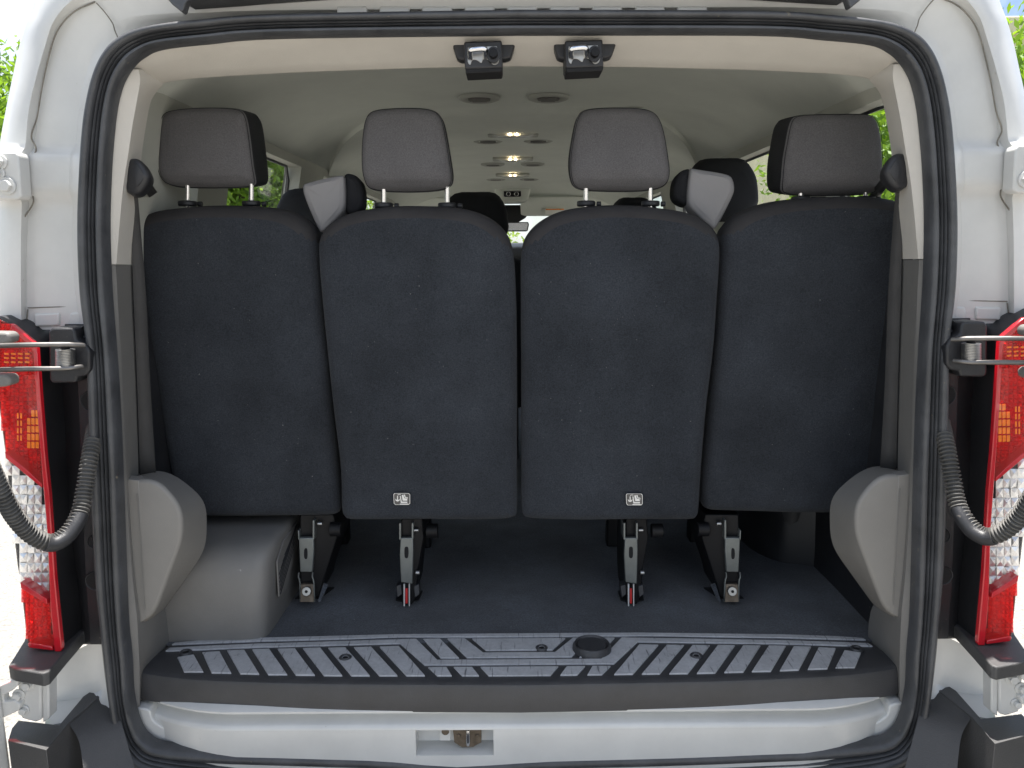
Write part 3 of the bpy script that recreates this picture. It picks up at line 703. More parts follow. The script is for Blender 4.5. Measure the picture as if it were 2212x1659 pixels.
disc('rivet', P3(962,1580,.001), (0, -1, 0), .008, .002, 'rust_metal', pk, n=16)
def sill_corner():
    L = [(290,1532),(296,1560),(318,1590),(360,1606),(435,1608),(433,1588),(420,1582),(360,1574),(330,1556),(322,1534)]
    prism('sill_corner', cr([PY(u, v_, .022) for u, v_ in L], 3, closed=True), (0, .05, 0), 'paint', sill, bevel=.006, seg=3)
both(sill_corner)

# ------------------------------------------------------------------ door latch strikers under the header
def latch(du, dv, s):
    def q(x, y, Y): return PY(du + x, dv + y, Y)
    pl = prism('door_striker', [q(x, y, .045) for x, y in [(-68,-30),(66,-34),(66,-12),(58,12),(46,16),(-50,18),(-60,14),(-67,-8)]], (0, .03, .0), 'black_plastic', van, bevel=.004)
    bx = prism('striker_block', [q(x, y, .018) for x, y in [(-44,-22),(38,-25),(40,34),(-42,37)]], (0, .07, 0), 'black_plastic', pl, bevel=.003)
    prism('block_base', [q(x, y, .02) for x, y in [(-41,36),(40,33),(38,43),(-40,47)]], (0, .06, .0), 'dark_void', pl, bevel=.002)
    prism('face_plate', cr([q(x, y, .0165) for x, y in [(-36,-8),(-28,-10),(22,-13),(28,-9),(33,10),(30,24),(20,28),(10,18),(-2,16),(-6,24),(-16,18),(-26,18),(-30,28),(-36,20)]], 3, closed=True), (0, .004, 0), 'steel', bx, bevel=.001)
    tube('striker_loop', cr([q(x, y, Y) for x, y, Y in [(-30,14,.018),(-30,-1,.002),(-26,-5,-.002),(-2,-7,-.002),(2,-3,.002),(2,12,.018)]], 4), .0052, 'chrome', bx, n=10)
    c = q(20, 7, .012); disc('locating_pin', c, (0, -1, 0), .0125, .004, 'black_plastic', bx, n=24, sq=1.15)
    disc('locating_pin', c + (0, -.004, 0), (0, -1, 0), .008, .014, 'black_metal', bx, n=20)
latch(1046, 112, 1); latch(1264, 110, 1)

# ------------------------------------------------------------------ black pillar insert, tail lamps, checks, conduits, bumper
def rear_corner():
    rw = []
    for v_, a_, b_, c_, d_ in ((700,60,128,160,196),(760,80,130,160,198),(860,86,136,164,200),(960,90,140,168,203),(1050,96,132,172,206),(1120,100,140,174,208),(1250,112,166,180,216),(1330,122,172,186,224),(1392,130,176,190,230)):
        rw.append([PY(a_, v_, .10), PY(b_ - 8, v_, .095), PY(b_, v_, .06), PY(c_, v_, .026), PY(c_ + 6, v_, .018), PY(d_, v_, .014)])
    ins = patch('pillar_insert', rw, 'black_plastic', van, nv=3, smooth=30)
    for (u, v_, rr) in ((196,866,.021),(200,955,.018),(206,1255,.021),(206,1170,.016)):
        c = PY(u, v_, .016); ringmesh('screw_hole', c, (0, -1, 0), rr * .82, rr, .003, 'black_plastic', ins, n=24)
        disc('hole_bottom', c + (0, -.0005, 0), (0, -1, 0), rr * .84, .001, 'dark_void', ins, n=24)
    # tail lamp
    full_ = [(-70,690),(-10,684),(28,700),(74,738),(82,752),(92,884),(100,985),(110,1070),(122,1250),(138,1396),(136,1406),(120,1409),(64,1400),(57,1390),(44,1268),(36,1220),(24,1120),(10,980),(-6,860),(-40,800),(-70,780)]
    tl = prism('tail_lamp', [PY(u, v_, -.012) for u, v_ in full_], (-.0, .11, 0), 'black_plastic', van, bevel=.004)
    def facets(name, u0, u1, v0, v1, nu, nv, poly, mt, Y=-.0155, amp=.006):
        # stepped reflector blocks behind the lens
        vv, ff = [], []
        P_ = np.array(poly, float)
        def inside(x, y):
            c = False; j = len(P_) - 1
            for i in range(len(P_)):
                if (P_[i][1] > y) != (P_[j][1] > y) and x < (P_[j][0] - P_[i][0]) * (y - P_[i][1]) / (P_[j][1] - P_[i][1]) + P_[i][0]: c = not c
                j = i
            return c
        for i in range(nu):
            for j in range(nv):
                a_, b_ = u0 + (u1 - u0) * i / nu, u0 + (u1 - u0) * (i + 1.0) / nu
                c_, d_ = v0 + (v1 - v0) * j / nv, v0 + (v1 - v0) * (j + 1.0) / nv
                if not inside((a_ + b_) / 2, (c_ + d_) / 2): continue
                h1, h2, h3, h4 = [Y - amp * x for x in rng.random(4)]
                o = len(vv); vv += [PY(a_, c_, h1), PY(b_, c_, h2), PY(b_, d_, h3), PY(a_, d_, h4), PY((a_ + b_) / 2, (c_ + d_) / 2, Y - amp * 1.4)]
                ff += [(o, o + 4, o + 1), (o + 1, o + 4, o + 2), (o + 2, o + 4, o + 3), (o + 3, o + 4, o)]
        mesh(name, vv, [q[::-1] for q in ff] if False else ff, mt, tl, smooth=0)
    redp = [(-68,694),(-10,688),(28,704),(70,740),(78,754),(84,884),(92,985),(96,1056),(60,1022),(14,984),(-2,870),(-40,804),(-68,784)]
    clr = [(14,988),(60,1026),(96,1060),(101,1150),(106,1296),(84,1282),(47,1262),(38,1210),(28,1120)]
    bot = [(47,1268),(84,1290),(108,1306),(118,1396),(66,1396),(60,1386)]
    facets('lamp_reflector', -66, 90, 690, 1060, 16, 40, redp, 'red_reflector')
    facets('lamp_reflector', 10, 106, 985, 1300, 6, 15, clr, 'reflector', amp=.005)
    facets('lamp_reflector', 46, 120, 1262, 1400, 8, 14, bot, 'red_reflector', amp=.004)
    for (u0_, v0_, w_, h_) in [(58 + 9 * a_, 886 + 17 * b_, 7, 15) for a_ in range(3) for b_ in range(5) if a_ + b_ > 0] + [(36 + 7 * a_, 892 + 16 * b_, 3.5, 13) for a_ in range(2) for b_ in range(4)] + [(8 + 15 * a_, 762 + 9 * b_, 10, 5) for a_ in range(4) for b_ in range(3)]:
        prism('amber_lens', [PY(u, v_, -.0432) for u, v_ in [(u0_, v0_), (u0_ + w_, v0_ + 1), (u0_ + w_, v0_ + h_), (u0_, v0_ + h_ - 1)]], (0, .003, 0), 'amber_lens', tl, bevel=.001)
    prism('red_lens', [PY(u, v_, -.042) for u, v_ in redp], (0, .004, 0), 'red_lens_glass', tl, bevel=.0008)
    prism('clear_lens', [PY(u, v_, -.042) for u, v_ in clr], (0, .004, 0), 'clear_lens_glass', tl, bevel=.0008)
    prism('red_lens', [PY(u, v_, -.042) for u, v_ in bot], (0, .004, 0), 'red_lens_glass', tl, bevel=.0008)
    # solid red rim down the inner edge and between the fields
    rim = [(30,700),(76,738),(84,752),(94,884),(102,985),(111,1070),(123,1250),(138,1398),(136,1408),(122,1408),(113,1310),(106,1150),(98,1056),(92,985),(84,884),(76,760),(70,750),(26,710)]
    prism('lamp_rim', [PY(u - 5, v_, -.044) for u, v_ in rim], (0, .012, 0), 'red_solid', tl, bevel=.002)
    prism('lamp_rim', [PY(u, v_, -.044) for u, v_ in [(58,1391),(64,1389),(112,1397),(114,1406),(62,1400)]], (0, .05, 0), 'red_solid', tl, bevel=.002)
    prism('lamp_rim', [PY(u, v_, -.044) for u, v_ in [(43,1258),(100,1294),(102,1306),(45,1271)]], (0, .04, 0), 'red_solid', tl, bevel=.001)
    prism('lamp_rim', [PY(u, v_, -.043) for u, v_ in [(10,976),(58,1016),(90,1046),(90,1054),(56,1026),(12,990)]], (0, .03, 0), 'red_solid', tl, bevel=.001)
    # bulbs seen through the clear field
    # door check
    dc = prism('door_check', [PY(u, v_, -.035) for u, v_ in [(104,716),(110,708),(156,708),(162,716),(164,735),(186,746),(194,760),(194,800),(184,812),(166,814),(164,826),(112,828),(106,820)]], (0, .06, 0), 'black_plastic', van, bevel=.004)
    for k in range(11):
        c = PY(141, 757 + k * 3.4, -.055)
        ring = [c + np.array([.0155 * math.cos(t), .0155 * math.sin(t), .0004 * t]) for t in np.linspace(0, 2 * math.pi, 18, endpoint=False)]
        tube('spring_coil', ring, .0015, 'steel', dc, n=6, closed=True)
    tube('check_pin', [PY(141, 748, -.055), PY(141, 800, -.055)], .008, 'black_metal', dc, n=12)
    tube('check_rod', cr([PY(182,746,-.045), PY(160,745,-.06), PY(140,744,-.07), PY(60,745,-.11), PY(-30,748,-.17), PY(-150,752,-.25)], 3), .0046, 'rod', dc, n=8)
    tube('check_rod', cr([PY(178,792,-.045), PY(158,794,-.06), PY(136,796,-.07), PY(60,797,-.11), PY(-30,800,-.17), PY(-150,806,-.25)], 3), .0046, 'rod', dc, n=8)
    for v_ in (730, 822):
        prism('check_bumper', [PY(u, v_ + y, -.13) for u, y in [(-60,-14),(14,-12),(22,-4),(21,10),(8,14),(-60,16)]], (0, .03, 0), 'grey_trim', dc, bevel=.005)
    ringmesh('wire_clip', PY(190, 716, -.004), (0, -1, 0), .009, .014, .006, 'black_plastic', dc, n=18)
    # corrugated conduit
    pth = cr([PY(u, v_, Y) for u, v_, Y in [(205,925,.02),(200,955,-.02),(192,1000,-.05),(184,1050,-.07),(176,1095,-.09),(163,1128,-.11),(140,1158,-.13),(108,1172,-.15),(72,1158,-.17),(40,1126,-.19),(14,1085,-.21),(-12,1030,-.23),(-50,950,-.26),(-100,900,-.29)]], 26)
    dd = np.concatenate([[0], np.cumsum(np.linalg.norm(np.diff(pth, axis=0), axis=1))])
    u_ = np.arange(0, dd[-1], .0011); pp = np.stack([np.interp(u_, dd, pth[:, i]) for i in range(3)], 1)
    rr = .0135 + .0026 * np.clip(np.sin(u_ / .0075 * 2 * math.pi) * 1.6, -1, 1)
    tube('wiring_conduit', pp, rr, 'conduit', van, n=14, smooth=70)
    k0, k1 = int(.19 / .0011), int(.275 / .0011)
    tube('conduit_sleeve', pp[k0:k1] + np.array([.004, -.004, -.002]), .0138, 'black_plastic', van, n=14)
    # cap of the corner below the lamp
    Zt = .094
    tp = [(18,1438),(30,1444),(92,1455),(106,1450),(141,1408),(178,1366),(207,1352),(222,1352),(150,1330),(60,1360),(52,1384)]
    prism('corner_cap', [PZ(u, v_, Zt) for u, v_ in tp], (0, 0, -.028), 'bumper', van, bevel=.006, seg=3)
    # inner painted corner
    rw = [[PY(225,1384,.03), PY(190,1392,.05), PY(140,1420,.055), PY(104,1440,.055)], [PY(240,1480,.03), PY(196,1500,.05), PY(150,1512,.055), PY(106,1516,.055)], [PY(250,1560,.0), PY(196,1545,.0), PY(140,1560,-.04), PY(96,1568,-.06)], [PY(256,1640,-.02), PY(200,1640,-.02), PY(140,1640,-.05), PY(96,1640,-.06)]]
    patch('lower_corner', rw, 'paint', van, nu=3, smooth=35)
    # lower hinge
    hp = prism('door_hinge', [PY(u, v_, -.085) for u, v_ in [(36,1464),(88,1470),(88,1556),(76,1560),(46,1552),(44,1530)]], (0, .03, 0), 'paint', van, bevel=.003)
    prism('hinge_flange', [PY(u, v_, -.080) for u, v_ in [(90,1470),(105,1466),(106,1552),(92,1562)]], (0, .03, 0), 'paint', hp, bevel=.003)
    for (u, v_, rr) in ((62,1478,.0135), (42,1500,.0125), (54,1532,.010)):
        c = PY(u, v_, -.085); disc('bolt', c, (0, -1, 0), rr, .004, 'paint', hp, n=20); disc('bolt', c + (0, -.004, 0), (0, -1, 0), rr * .66, .008, 'paint', hp, n=6 if rr > .011 else 16)
    prism('hinge_arm', [PY(u, v_, -.10) for u, v_ in [(-40,1500),(4,1478),(36,1466),(40,1480),(24,1494),(6,1502),(8,1516),(30,1512),(44,1522),(40,1536),(6,1552),(-40,1560)]], (0, .02, 0), 'paint', hp, bevel=.003)
    # bumper corner
    zt2 = -.052
    a_ = [PZ(u, v_, zt2) for u, v_ in [(228,1482),(205,1486),(180,1505),(128,1568),(60,1560),(34,1556),(24,1575),(18,1598),(60,1612),(92,1618),(112,1608),(130,1584),(140,1574),(250,1490)]]
    b_ = [PZ(u, v_, zt2) for u, v_ in [(228,1480),(262,1492)]]
    top_ = np.array([PZ(u, v_, zt2) for u, v_ in [(262,1482),(210,1484),(180,1504),(128,1566),(40,1556),(26,1572),(17,1600),(60,1610),(100,1620),(112,1606),(148,1562),(240,1484)]])
    bot_ = top_.copy(); bot_[:, 2] = -.42
    cc = top_.mean(0)
    prism('bumper_corner', top_, (0, 0, -.36), 'bumper', van, bevel=.009, seg=3)
    rw = [[PZ(240,1484,zt2 - .002) , PZ(148,1562,zt2 - .002)], [PY(262,1560,-.02), PY(170,1600,-.07)], [PY(285,1640,-.06), PY(180,1660,-.1)], [PY(320,1760,-.12), PY(190,1760,-.14)]]
    patch('bumper_skirt', rw, 'bumper', van, nu=2, nv=4, smooth=50)
    # open rear door beside the opening
    def rp(t, z, w=0.0):
        b0 = np.array([-1.015, -.10]); dv_ = np.array([-.16, -.97]); nv_ = np.array([-.97, .16]); q_ = b0 + dv_ * t + nv_ * w; return (q_[0], q_[1], z)
    dr = prism('rear_door', [rp(0, -.28), rp(.80, -.28), rp(.80, .55), rp(0, .55)], (-.045, .008, 0), 'paint', van, bevel=.008)
    for t0, t1, z0, z1 in ((0, .09, .551, 1.36), (.72, .80, .551, 1.36), (.091, .719, 1.26, 1.36)):
        prism('door_frame', [rp(t0, z0), rp(t1, z0), rp(t1, z1), rp(t0, z1)], (-.045, .008, 0), 'paint', dr, bevel=.006)
    prism('door_glass', [rp(.09, .545, .02), rp(.72, .545, .02), rp(.72, 1.27, .02), rp(.09, 1.27, .02)], (-.005, 0, 0), 'window_glass', dr, bevel=0)
    prism('door_trim', [rp(.06, -.1, -.004), rp(.74, -.1, -.004), rp(.74, .5, -.004), rp(.06, .5, -.004)], (-.006, .001, 0), 'grey_trim', dr, bevel=.002)
both(rear_corner)
box('bumper_step', (-.80, -.20, -.42), (.80, -.03, -.235), 'bumper', van, bevel=.015, seg=3)
# wheels that carry it
def wheels():
    for y in (1.0, 4.3):
        w = disc('wheel', (-.98, y, GROUND + .35), (1, 0, 0), .35, .22, 'rubber', van, n=40, bevel=.03)
        disc('rim', (-.985, y, GROUND + .35), (1, 0, 0), .21, .03, 'steel', w, n=32, bevel=.01)
both(wheels)
def quarter():
    box('quarter_trim', (-.862, .165, -.01), (-.843, .62, .93), 'black_plastic', van, bevel=.01)
both(quarter)
box('underbody', (-.84, .1, -.32), (.84, 4.9, -.02), 'black_plastic', van, bevel=.02)

# ------------------------------------------------------------------ rear row of seats
LEAN = -.085                                   # the backs lean to the rear as they rise
def leg_inner(parent, u0):
    def q(x, y, Y): return PY(u0 + x, y, Y)
    lg = prism('leg', [q(x, y, .335) for x, y in [(-13,1162),(14,1162),(15,1190),(13,1262),(-12,1258),(-15,1200)]], (0, .012, 0), 'leg_metal', parent, bevel=.002)
    for x in (-14, 13):
        prism('bracket_arm', [q(x - 2, 1130, .337), q(x + 2, 1130, .337), q(x + 2, 1166, .336), q(x - 2, 1166, .336)], (0, .05, 0), 'leg_metal', lg, bevel=.0008)
    prism('slot', cr([q(x, y, .3345) for x, y in [(-4,1184),(0,1181),(4,1184),(4,1202),(0,1206),(-4,1202)]], 3, closed=True), (0, .002, 0), 'dark_void', lg, bevel=0)
    prism('leg_core', [q(-11, 1120, .352), q(34, 1120, .352), q(38, 1160, .36), q(26, 1230, .36), q(20, 1290, .36), q(13, 1306, .345), q(-9, 1306, .345), q(-12, 1262, .35)], (0, .16, 0), 'black_metal', lg, bevel=.003)
    disc('pivot', q(44, 1146, .36), (1, 0, .0), .018, .028, 'black_metal', lg, n=24)
    disc('pivot_bolt', q(16, 1145, .345), (1, 0, 0), .005, .012, 'steel', lg, n=10)
    disc('pivot_bolt', q(20, 1237, .345), (1, 0, 0), .006, .01, 'steel', lg, n=10)
    for x, w, mt_ in ((-5, 3, 'white_tab'), (0, 5, 'red_tab'), (6, 2.5, 'white_tab')):
        y0 = 1262 if mt_ == 'white_tab' else 1272
        prism('latch_strip', [q(x - w / 2, y0, .338), q(x + w / 2, y0, .338), q(x + w / 2, 1310 if mt_ == 'white_tab' else 1304, .334), q(x - w / 2, 1310 if mt_ == 'white_tab' else 1304, .334)], (0, .006, 0), mt_, lg, bevel=.0008)
    c = PZ(u0 + 2, 1296, .001)
    prism('floor_socket', [c + np.array([a_, b_, 0]) for a_, b_ in [(-.03, -.004), (.0, -.018), (.03, -.004), (.034, .05), (-.03, .05)]], (0, 0, .003), 'dark_void', lg, bevel=0)
    for x in (-16, 22): prism('socket_lip', [q(x - 7, 1266, .35), q(x + 5, 1262, .352), q(x + 7, 1284, .345), q(x - 4, 1292, .342)], (0, .03, 0), 'black_plastic', lg, bevel=.002)
def leg_outer(parent, u0, s):
    def q(x, y, Y): return PY(u0 + s * x, y, Y)
    lg = prism('leg', [q(x, y, .335) for x, y in [(-17,1162),(15,1162),(16,1190),(13,1236),(-14,1236)]], (0, .012, 0), 'leg_metal', parent, bevel=.002)
    prism('bracket_arm', [q(-19, 1146, .337), q(-16, 1146, .337), q(-15, 1166, .336), q(-18, 1166, .336)], (0, .05, 0), 'leg_metal', lg, bevel=.0008)
    prism('bracket_arm', [q(13, 1124, .337), q(17, 1124, .337), q(17, 1166, .336), q(13, 1166, .336)], (0, .05, 0), 'leg_metal', lg, bevel=.0008)
    prism('slot', cr([q(x, y, .3345) for x, y in [(-5,1188),(-1,1184),(2,1188),(2,1204),(-1,1208),(-5,1204)]], 3, closed=True), (0, .002, 0), 'dark_void', lg, bevel=0)
    prism('leg_core', [q(-14, 1112, .352), q(58, 1112, .36), q(70, 1150, .38), q(48, 1220, .37), q(34, 1262, .36), q(28, 1290, .355), q(14, 1290, .35), q(-14, 1286, .352)], (0, .16, 0), 'black_metal', lg, bevel=.003)
    disc('pivot', q(52, 1143, .36), (s, 0, .0), .018, .028, 'black_metal', lg, n=24)
    disc('pivot_bolt', q(24, 1131, .345), (s, 0, 0), .005, .012, 'steel', lg, n=10)
    for x in (-16, 14): tube('bracket_wire', cr([q(x, 1236, .34), q(x - 1, 1246, .34), q(x + 2, 1258, .338), q(x + 3, 1300, .335)], 3), .0022, 'leg_metal', lg, n=6)
    prism('foot_plate', [q(-12, 1262, .338), q(14, 1262, .338), q(16, 1301, .326), q(-14, 1301, .326)], (0, .01, 0), 'rust_metal', lg, bevel=.001)
    c = q(1, 1277, .330); disc('foot_bolt', c, (0, -1, .25), .0115, .006, 'steel', lg, n=20); disc('bolt_socket', c + (0, -.0062, .0015), (0, -1, .25), .004, .0006, 'dark_void', lg, n=6, bevel=0)
    c = PZ(u0 + s * 6, 1292, .001)
    prism('floor_socket', [c + np.array([s * a_, b_, 0]) for a_, b_ in [(-.035, -.006), (.028, -.006), (.052, .06), (-.015, .06)]], (0, 0, .003), 'dark_void', lg, bevel=0)
    prism('socket_flap', [q(24, 1300, .328), q(30, 1300, .328), q(46, 1266, .37), q(36, 1262, .37)], (0, .01, .0), 'carpet', lg, bevel=.001)

def seat(label, outline, a, head, posts, leg=None, guide=None, icon=None, head_side=1, leg_u=0):
    base = PT(np.mean([p[0] for p in outline]), 1310, a, LEAN, .24); base[2] = 0
    st = empty('rear_seat', (0, 0, 0), label, 'seat', 'seats across the back row')
    nrm = np.array([0, -1, LEAN]); nrm /= np.linalg.norm(nrm)
    ol = oval(outline, 6); pts_ = [PT(u, v_, a, LEAN, .24) for u, v_ in ol]
    br = pillow('backrest', pts_, nrm, .11, .032, 'seat_cloth', st, bulge=.004, rings=6, wob=.0034, rb=.04, roll='roll_cloth')
    # welt where the rear panel meets the wrapped edge
    c_ = np.mean(pts_, 0); wl_ = [c_ + (np.array(p) - c_) * .945 - nrm * .0 for p in pts_]
    # headrest
    hc0 = np.mean(head, 0); hw = [tuple(hc0 + (np.array(h_) - hc0) * np.array([1.04, 1.045])) for h_ in head]
    hp_ = [PT(u, v_, a + .010, LEAN * .6, .24) for u, v_ in oval(hw, 6, 6)]
    hz0, hz1 = min(p[2] for p in hp_), max(p[2] for p in hp_)
    def hwarp(q):
        q = q.copy(); t = np.clip((hz0 + .30 * (hz1 - hz0) - q[:, 2]) / (.30 * (hz1 - hz0)), 0, 1.2); q[:, 1] += .030 * t ** 2; return q
    hr = pillow('headrest', hp_, (head_side * -.04, -1, -.10), .125, .022, 'head_cloth', st, bulge=.008, rings=6, rb=.03, warp=hwarp, side_mat='side_cloth')
    # dark gusset round the headrest: a band just proud of its sides
    nh0 = np.array([head_side * -.04, -1, -.10]); P_ = np.array(hp_) + nh0 / np.linalg.norm(nh0) * .022; hc = P_.mean(0); nh = np.array([head_side * -.04, -1, -.10]); nh /= np.linalg.norm(nh)
    rws = []
    for d_, s_ in ((.016, .975), (.023, .993), (.055, 1.0), (.12, .995), (.155, .94), (.166, .82), (.168, .3)): rws.append(hwarp(hc + (P_ - hc) * s_ - nh * d_))
    v, f = grid(rws, cu=True); outward('gusset', v, list(f) + [tuple(range(6 * len(P_), 7 * len(P_)))], 'side_cloth', hr, smooth=50)
    tube('seam', hwarp(hc + (P_ - hc) * .975 - nh * .0070), .0007, 'side_cloth', hr, n=6, closed=True)
    for (u, v0, v1) in posts:
        t0, t1 = PT(u, v0 - 14, a + .05, LEAN, .24), PT(u, v1 + 14, a + .05, LEAN, .24)
        tube('headrest_post', [t0, t1], .0058, 'chrome', hr, n=14)
        c = PT(u, v1 + 4, a + .05, LEAN, .24)
        disc('post_collar', c + (0, 0, -.008), (0, 0, 1), .021, .012, 'black_plastic', st, n=24, bevel=.003)
        disc('release_button', c + (.024, 0, -.003), (1, 0, 0), .006, .010, 'black_plastic', st, n=12)
    if guide:
        face, side_, sy = guide
        gp_ = [PT(u, v_, a + .065, LEAN, .24) for u, v_ in oval(face, 7, 8)]
        bg_ = pillow('belt_turret', gp_, (0, -1, .1), .06, .009, 'grey_vinyl', st, bulge=.003, rings=4)
        gp2 = [PT(u, v_, a + .085, LEAN, .24) for u, v_ in oval(side_, 7, 8)]
        pillow('turret_side', gp2, (0, -1, .1), .06, .012, 'side_cloth', bg_, bulge=.003, rings=4)
    if icon:
        cu_, cv_ = icon
        def q(x, y, d=0.0): return PT(cu_ + x, cv_ + y, a - .0375, LEAN, .24) + nrm * d
        sk = prism('tether_label', [q(x, y) for x, y in [(-16,-12),(15,-12),(18,-9),(18,10),(15,13),(-14,13),(-17,10),(-18,-9)]], nrm * .001, 'sticker', br, bevel=0)
        o_ = np.array([q(x, y, .0012) for x, y in [(-16,-12),(15,-12),(18,-9),(18,10),(15,13),(-14,13),(-17,10),(-18,-9)]]); i_ = o_.mean(0) + (o_ - o_.mean(0)) * .94
        v, f = grid([o_, i_], cu=True); outward('label_border', v, f, 'sticker_white', sk, smooth=0)
        shapes = [[(-4,-6),(-2,-6),(0,6),(12,6),(12,9),(-2,9)], [(0,-8),(3,-9),(6,-1),(11,-1),(12,4),(2,4)], [(4,-9),(7,-9),(8,-4),(13,-3),(13,3),(12,-2),(7,-2)], [(-10,-6),(-8,-6),(-8,3),(-4,0),(-5,4),(-9,6),(-13,4),(-14,0),(-10,3)], [(-4,10.5),(14,10.5),(14,12),(-4,12)], [(-9,-9),(-5,-10),(-2,-9),(-2,-8),(-5,-9),(-9,-7.5)]]
        for s_ in shapes: prism('label_symbol', [q(x, y, .0012) for x, y in s_], nrm * .0004, 'sticker_white', sk, bevel=0)
    # cushion ahead of the back
    xs_ = [p[0] for p in pts_]; x0, x1 = min(xs_) + .01, max(xs_) - .01
    box('seat_cushion', (x0, a + .10, .26), (x1, a + .55, .40), 'side_cloth', st, bevel=.04, seg=3)
    lx = PY(leg_u, 1240, .5)[0]; box('front_leg', (lx - .02, a + .42, .0), (lx + .02, a + .47, .27), 'black_metal', st, bevel=.005)
    if leg: leg(st)
    return st
A_OUT, A_IN = .350, .318
seat('leftmost rear seat, beside the left pillar, its dark carpeted back partly behind the next', [(297,505),(303,480),(325,462),(370,452),(450,445),(550,447),(620,457),(665,485),(688,525),(695,600),(702,700),(720,880),(736,1060),(738,1092),(726,1107),(680,1110),(560,1111),(450,1112),(400,1110),(382,1090),(372,1010),(345,850),(318,680),(303,570)], A_OUT,
     [(352,282),(358,252),(380,241),(440,236),(510,238),(530,250),(538,285),(546,350),(548,385),(538,398),(490,401),(400,401),(366,396),(350,382),(347,340)], [(405,405,434),(543,407,434)], leg=lambda s: leg_outer(s, 662, 1), head_side=-1, leg_u=690)
seat('rear seat left of the centre gap, with a pictogram label low on its back', [(690,545),(694,510),(715,482),(760,460),(830,448),(905,446),(985,450),(1045,466),(1088,498),(1108,545),(1115,640),(1117,800),(1117,1000),(1117,1096),(1108,1114),(1060,1119),(900,1119),(770,1118),(748,1112),(740,1092),(737,1010),(722,880),(706,740),(697,640)], A_IN,
     [(788,288),(796,254),(815,241),(870,237),(925,239),(950,254),(960,290),(970,350),(974,385),(962,404),(910,410),(850,410),(806,406),(790,392),(785,345)], [(829,412,438),(966,412,438)], leg=lambda s: leg_inner(s, 878),
     guide=([(655,402),(670,394),(735,379),(745,388),(746,440),(738,462),(700,500),(688,494),(660,430)], [(742,382),(758,376),(775,384),(785,405),(785,450),(760,462),(742,450)], 1), icon=(868,1077), head_side=-1, leg_u=895)
seat('rear seat right of the centre gap, with a pictogram label low on its back', [(1127,545),(1146,500),(1190,467),(1250,450),(1338,444),(1425,450),(1490,462),(1532,486),(1550,515),(1553,560),(1547,650),(1540,740),(1524,880),(1512,1010),(1508,1092),(1502,1112),(1480,1119),(1350,1119),(1180,1118),(1138,1114),(1127,1096),(1126,1000),(1126,800),(1125,640)], A_IN,
     [(1243,285),(1252,252),(1272,239),(1330,236),(1385,238),(1415,250),(1430,285),(1440,345),(1443,380),(1432,400),(1390,408),(1320,409),(1262,406),(1240,394),(1233,350)], [(1266,410,434),(1405,410,434)], leg=lambda s: leg_inner(s, 1363),
     guide=([(1490,368),(1500,366),(1568,376),(1582,388),(1586,410),(1578,432),(1548,490),(1535,492),(1495,455),(1484,430)], [(1455,395),(1465,374),(1482,366),(1492,372),(1492,440),(1470,440),(1454,425)], -1), icon=(1370,1078), head_side=1, leg_u=1350)
seat('rightmost rear seat, beside the right pillar, its headrest pushed fully down', [(1557,520),(1570,490),(1600,462),(1660,440),(1740,429),(1830,425),(1900,428),(1945,440),(1960,465),(1960,510),(1950,600),(1936,720),(1915,860),(1893,1000),(1880,1080),(1866,1100),(1800,1104),(1650,1102),(1555,1100),(1525,1096),(1514,1080),(1516,1010),(1530,880),(1545,720),(1550,620)], A_OUT,
     [(1700,300),(1708,264),(1728,252),(1800,250),(1860,250),(1884,258),(1896,290),(1900,350),(1900,395),(1890,412),(1850,417),(1760,418),(1705,415),(1690,400),(1691,350)], [(1730,420,424),(1870,420,424)], leg=lambda s: leg_outer(s, 1582, -1), head_side=1, leg_u=1555)

# ------------------------------------------------------------------ seats further forward
def fwd_seat(label, x, y, ztop, w=.44, hw=.24):
    st = empty('cloth_seat', (x, y, 0), label, 'seat', 'seats in the rows ahead')
    def rr(x0, x1, z0, z1, r_, yy):
        return [(px, yy, pz) for px, pz in oval([(x0 + r_, z0), ((x0 + x1) / 2, z0), (x1 - r_, z0), (x1, z0 + r_), (x1, (z0 + z1) / 2), (x1 - .01, z1 - r_), (x1 - r_, z1), ((x0 + x1) / 2, z1 + .005), (x0 + r_, z1), (x0 + .01, z1 - r_), (x0, (z0 + z1) / 2), (x0, z0 + r_)], 3)]
    zb = ztop - .25
    pillow('backrest', rr(-w / 2, w / 2, .25, zb, .07, 0), (0, -1, -.1), .11, .03, 'side_cloth', st, bulge=.01)
    hr = pillow('headrest', rr(-hw / 2, hw / 2, zb + .05, ztop, .05, .02), (0, -1, -.1), .11, .02, 'side_cloth', st, bulge=.01)
    for sx in (-.07, .07): tube('headrest_post', [(sx, .07, zb - .03), (sx, .07, zb + .08)], .006, 'chrome', hr, n=10)
    box('seat_cushion', (-w / 2, .08, .26), (w / 2, .55, .40), 'side_cloth', st, bevel=.04, seg=3)
    box('seat_base', (-w / 2 + .05, .12, 0), (w / 2 - .05, .5, .27), 'black_metal', st, bevel=.01)
    return st
fwd_seat('black seat in the row ahead, seen between the left headrests', -.70, 1.22, 1.105, hw=.26)
fwd_seat('black seat ahead, its rounded top left of the ceiling console', -.155, 1.62, 1.12, hw=.26)
fwd_seat('black high headrest ahead, seen between the two right headrests', .695, 1.12, 1.185, hw=.23)
fwd_seat('black seat ahead, just showing under the third headrest', .44, 1.35, 1.075, hw=.20)
fwd_seat('front seat by the windscreen, its edge showing beside the mirror', -.34, 3.5, 1.03, w=.5, hw=.28)

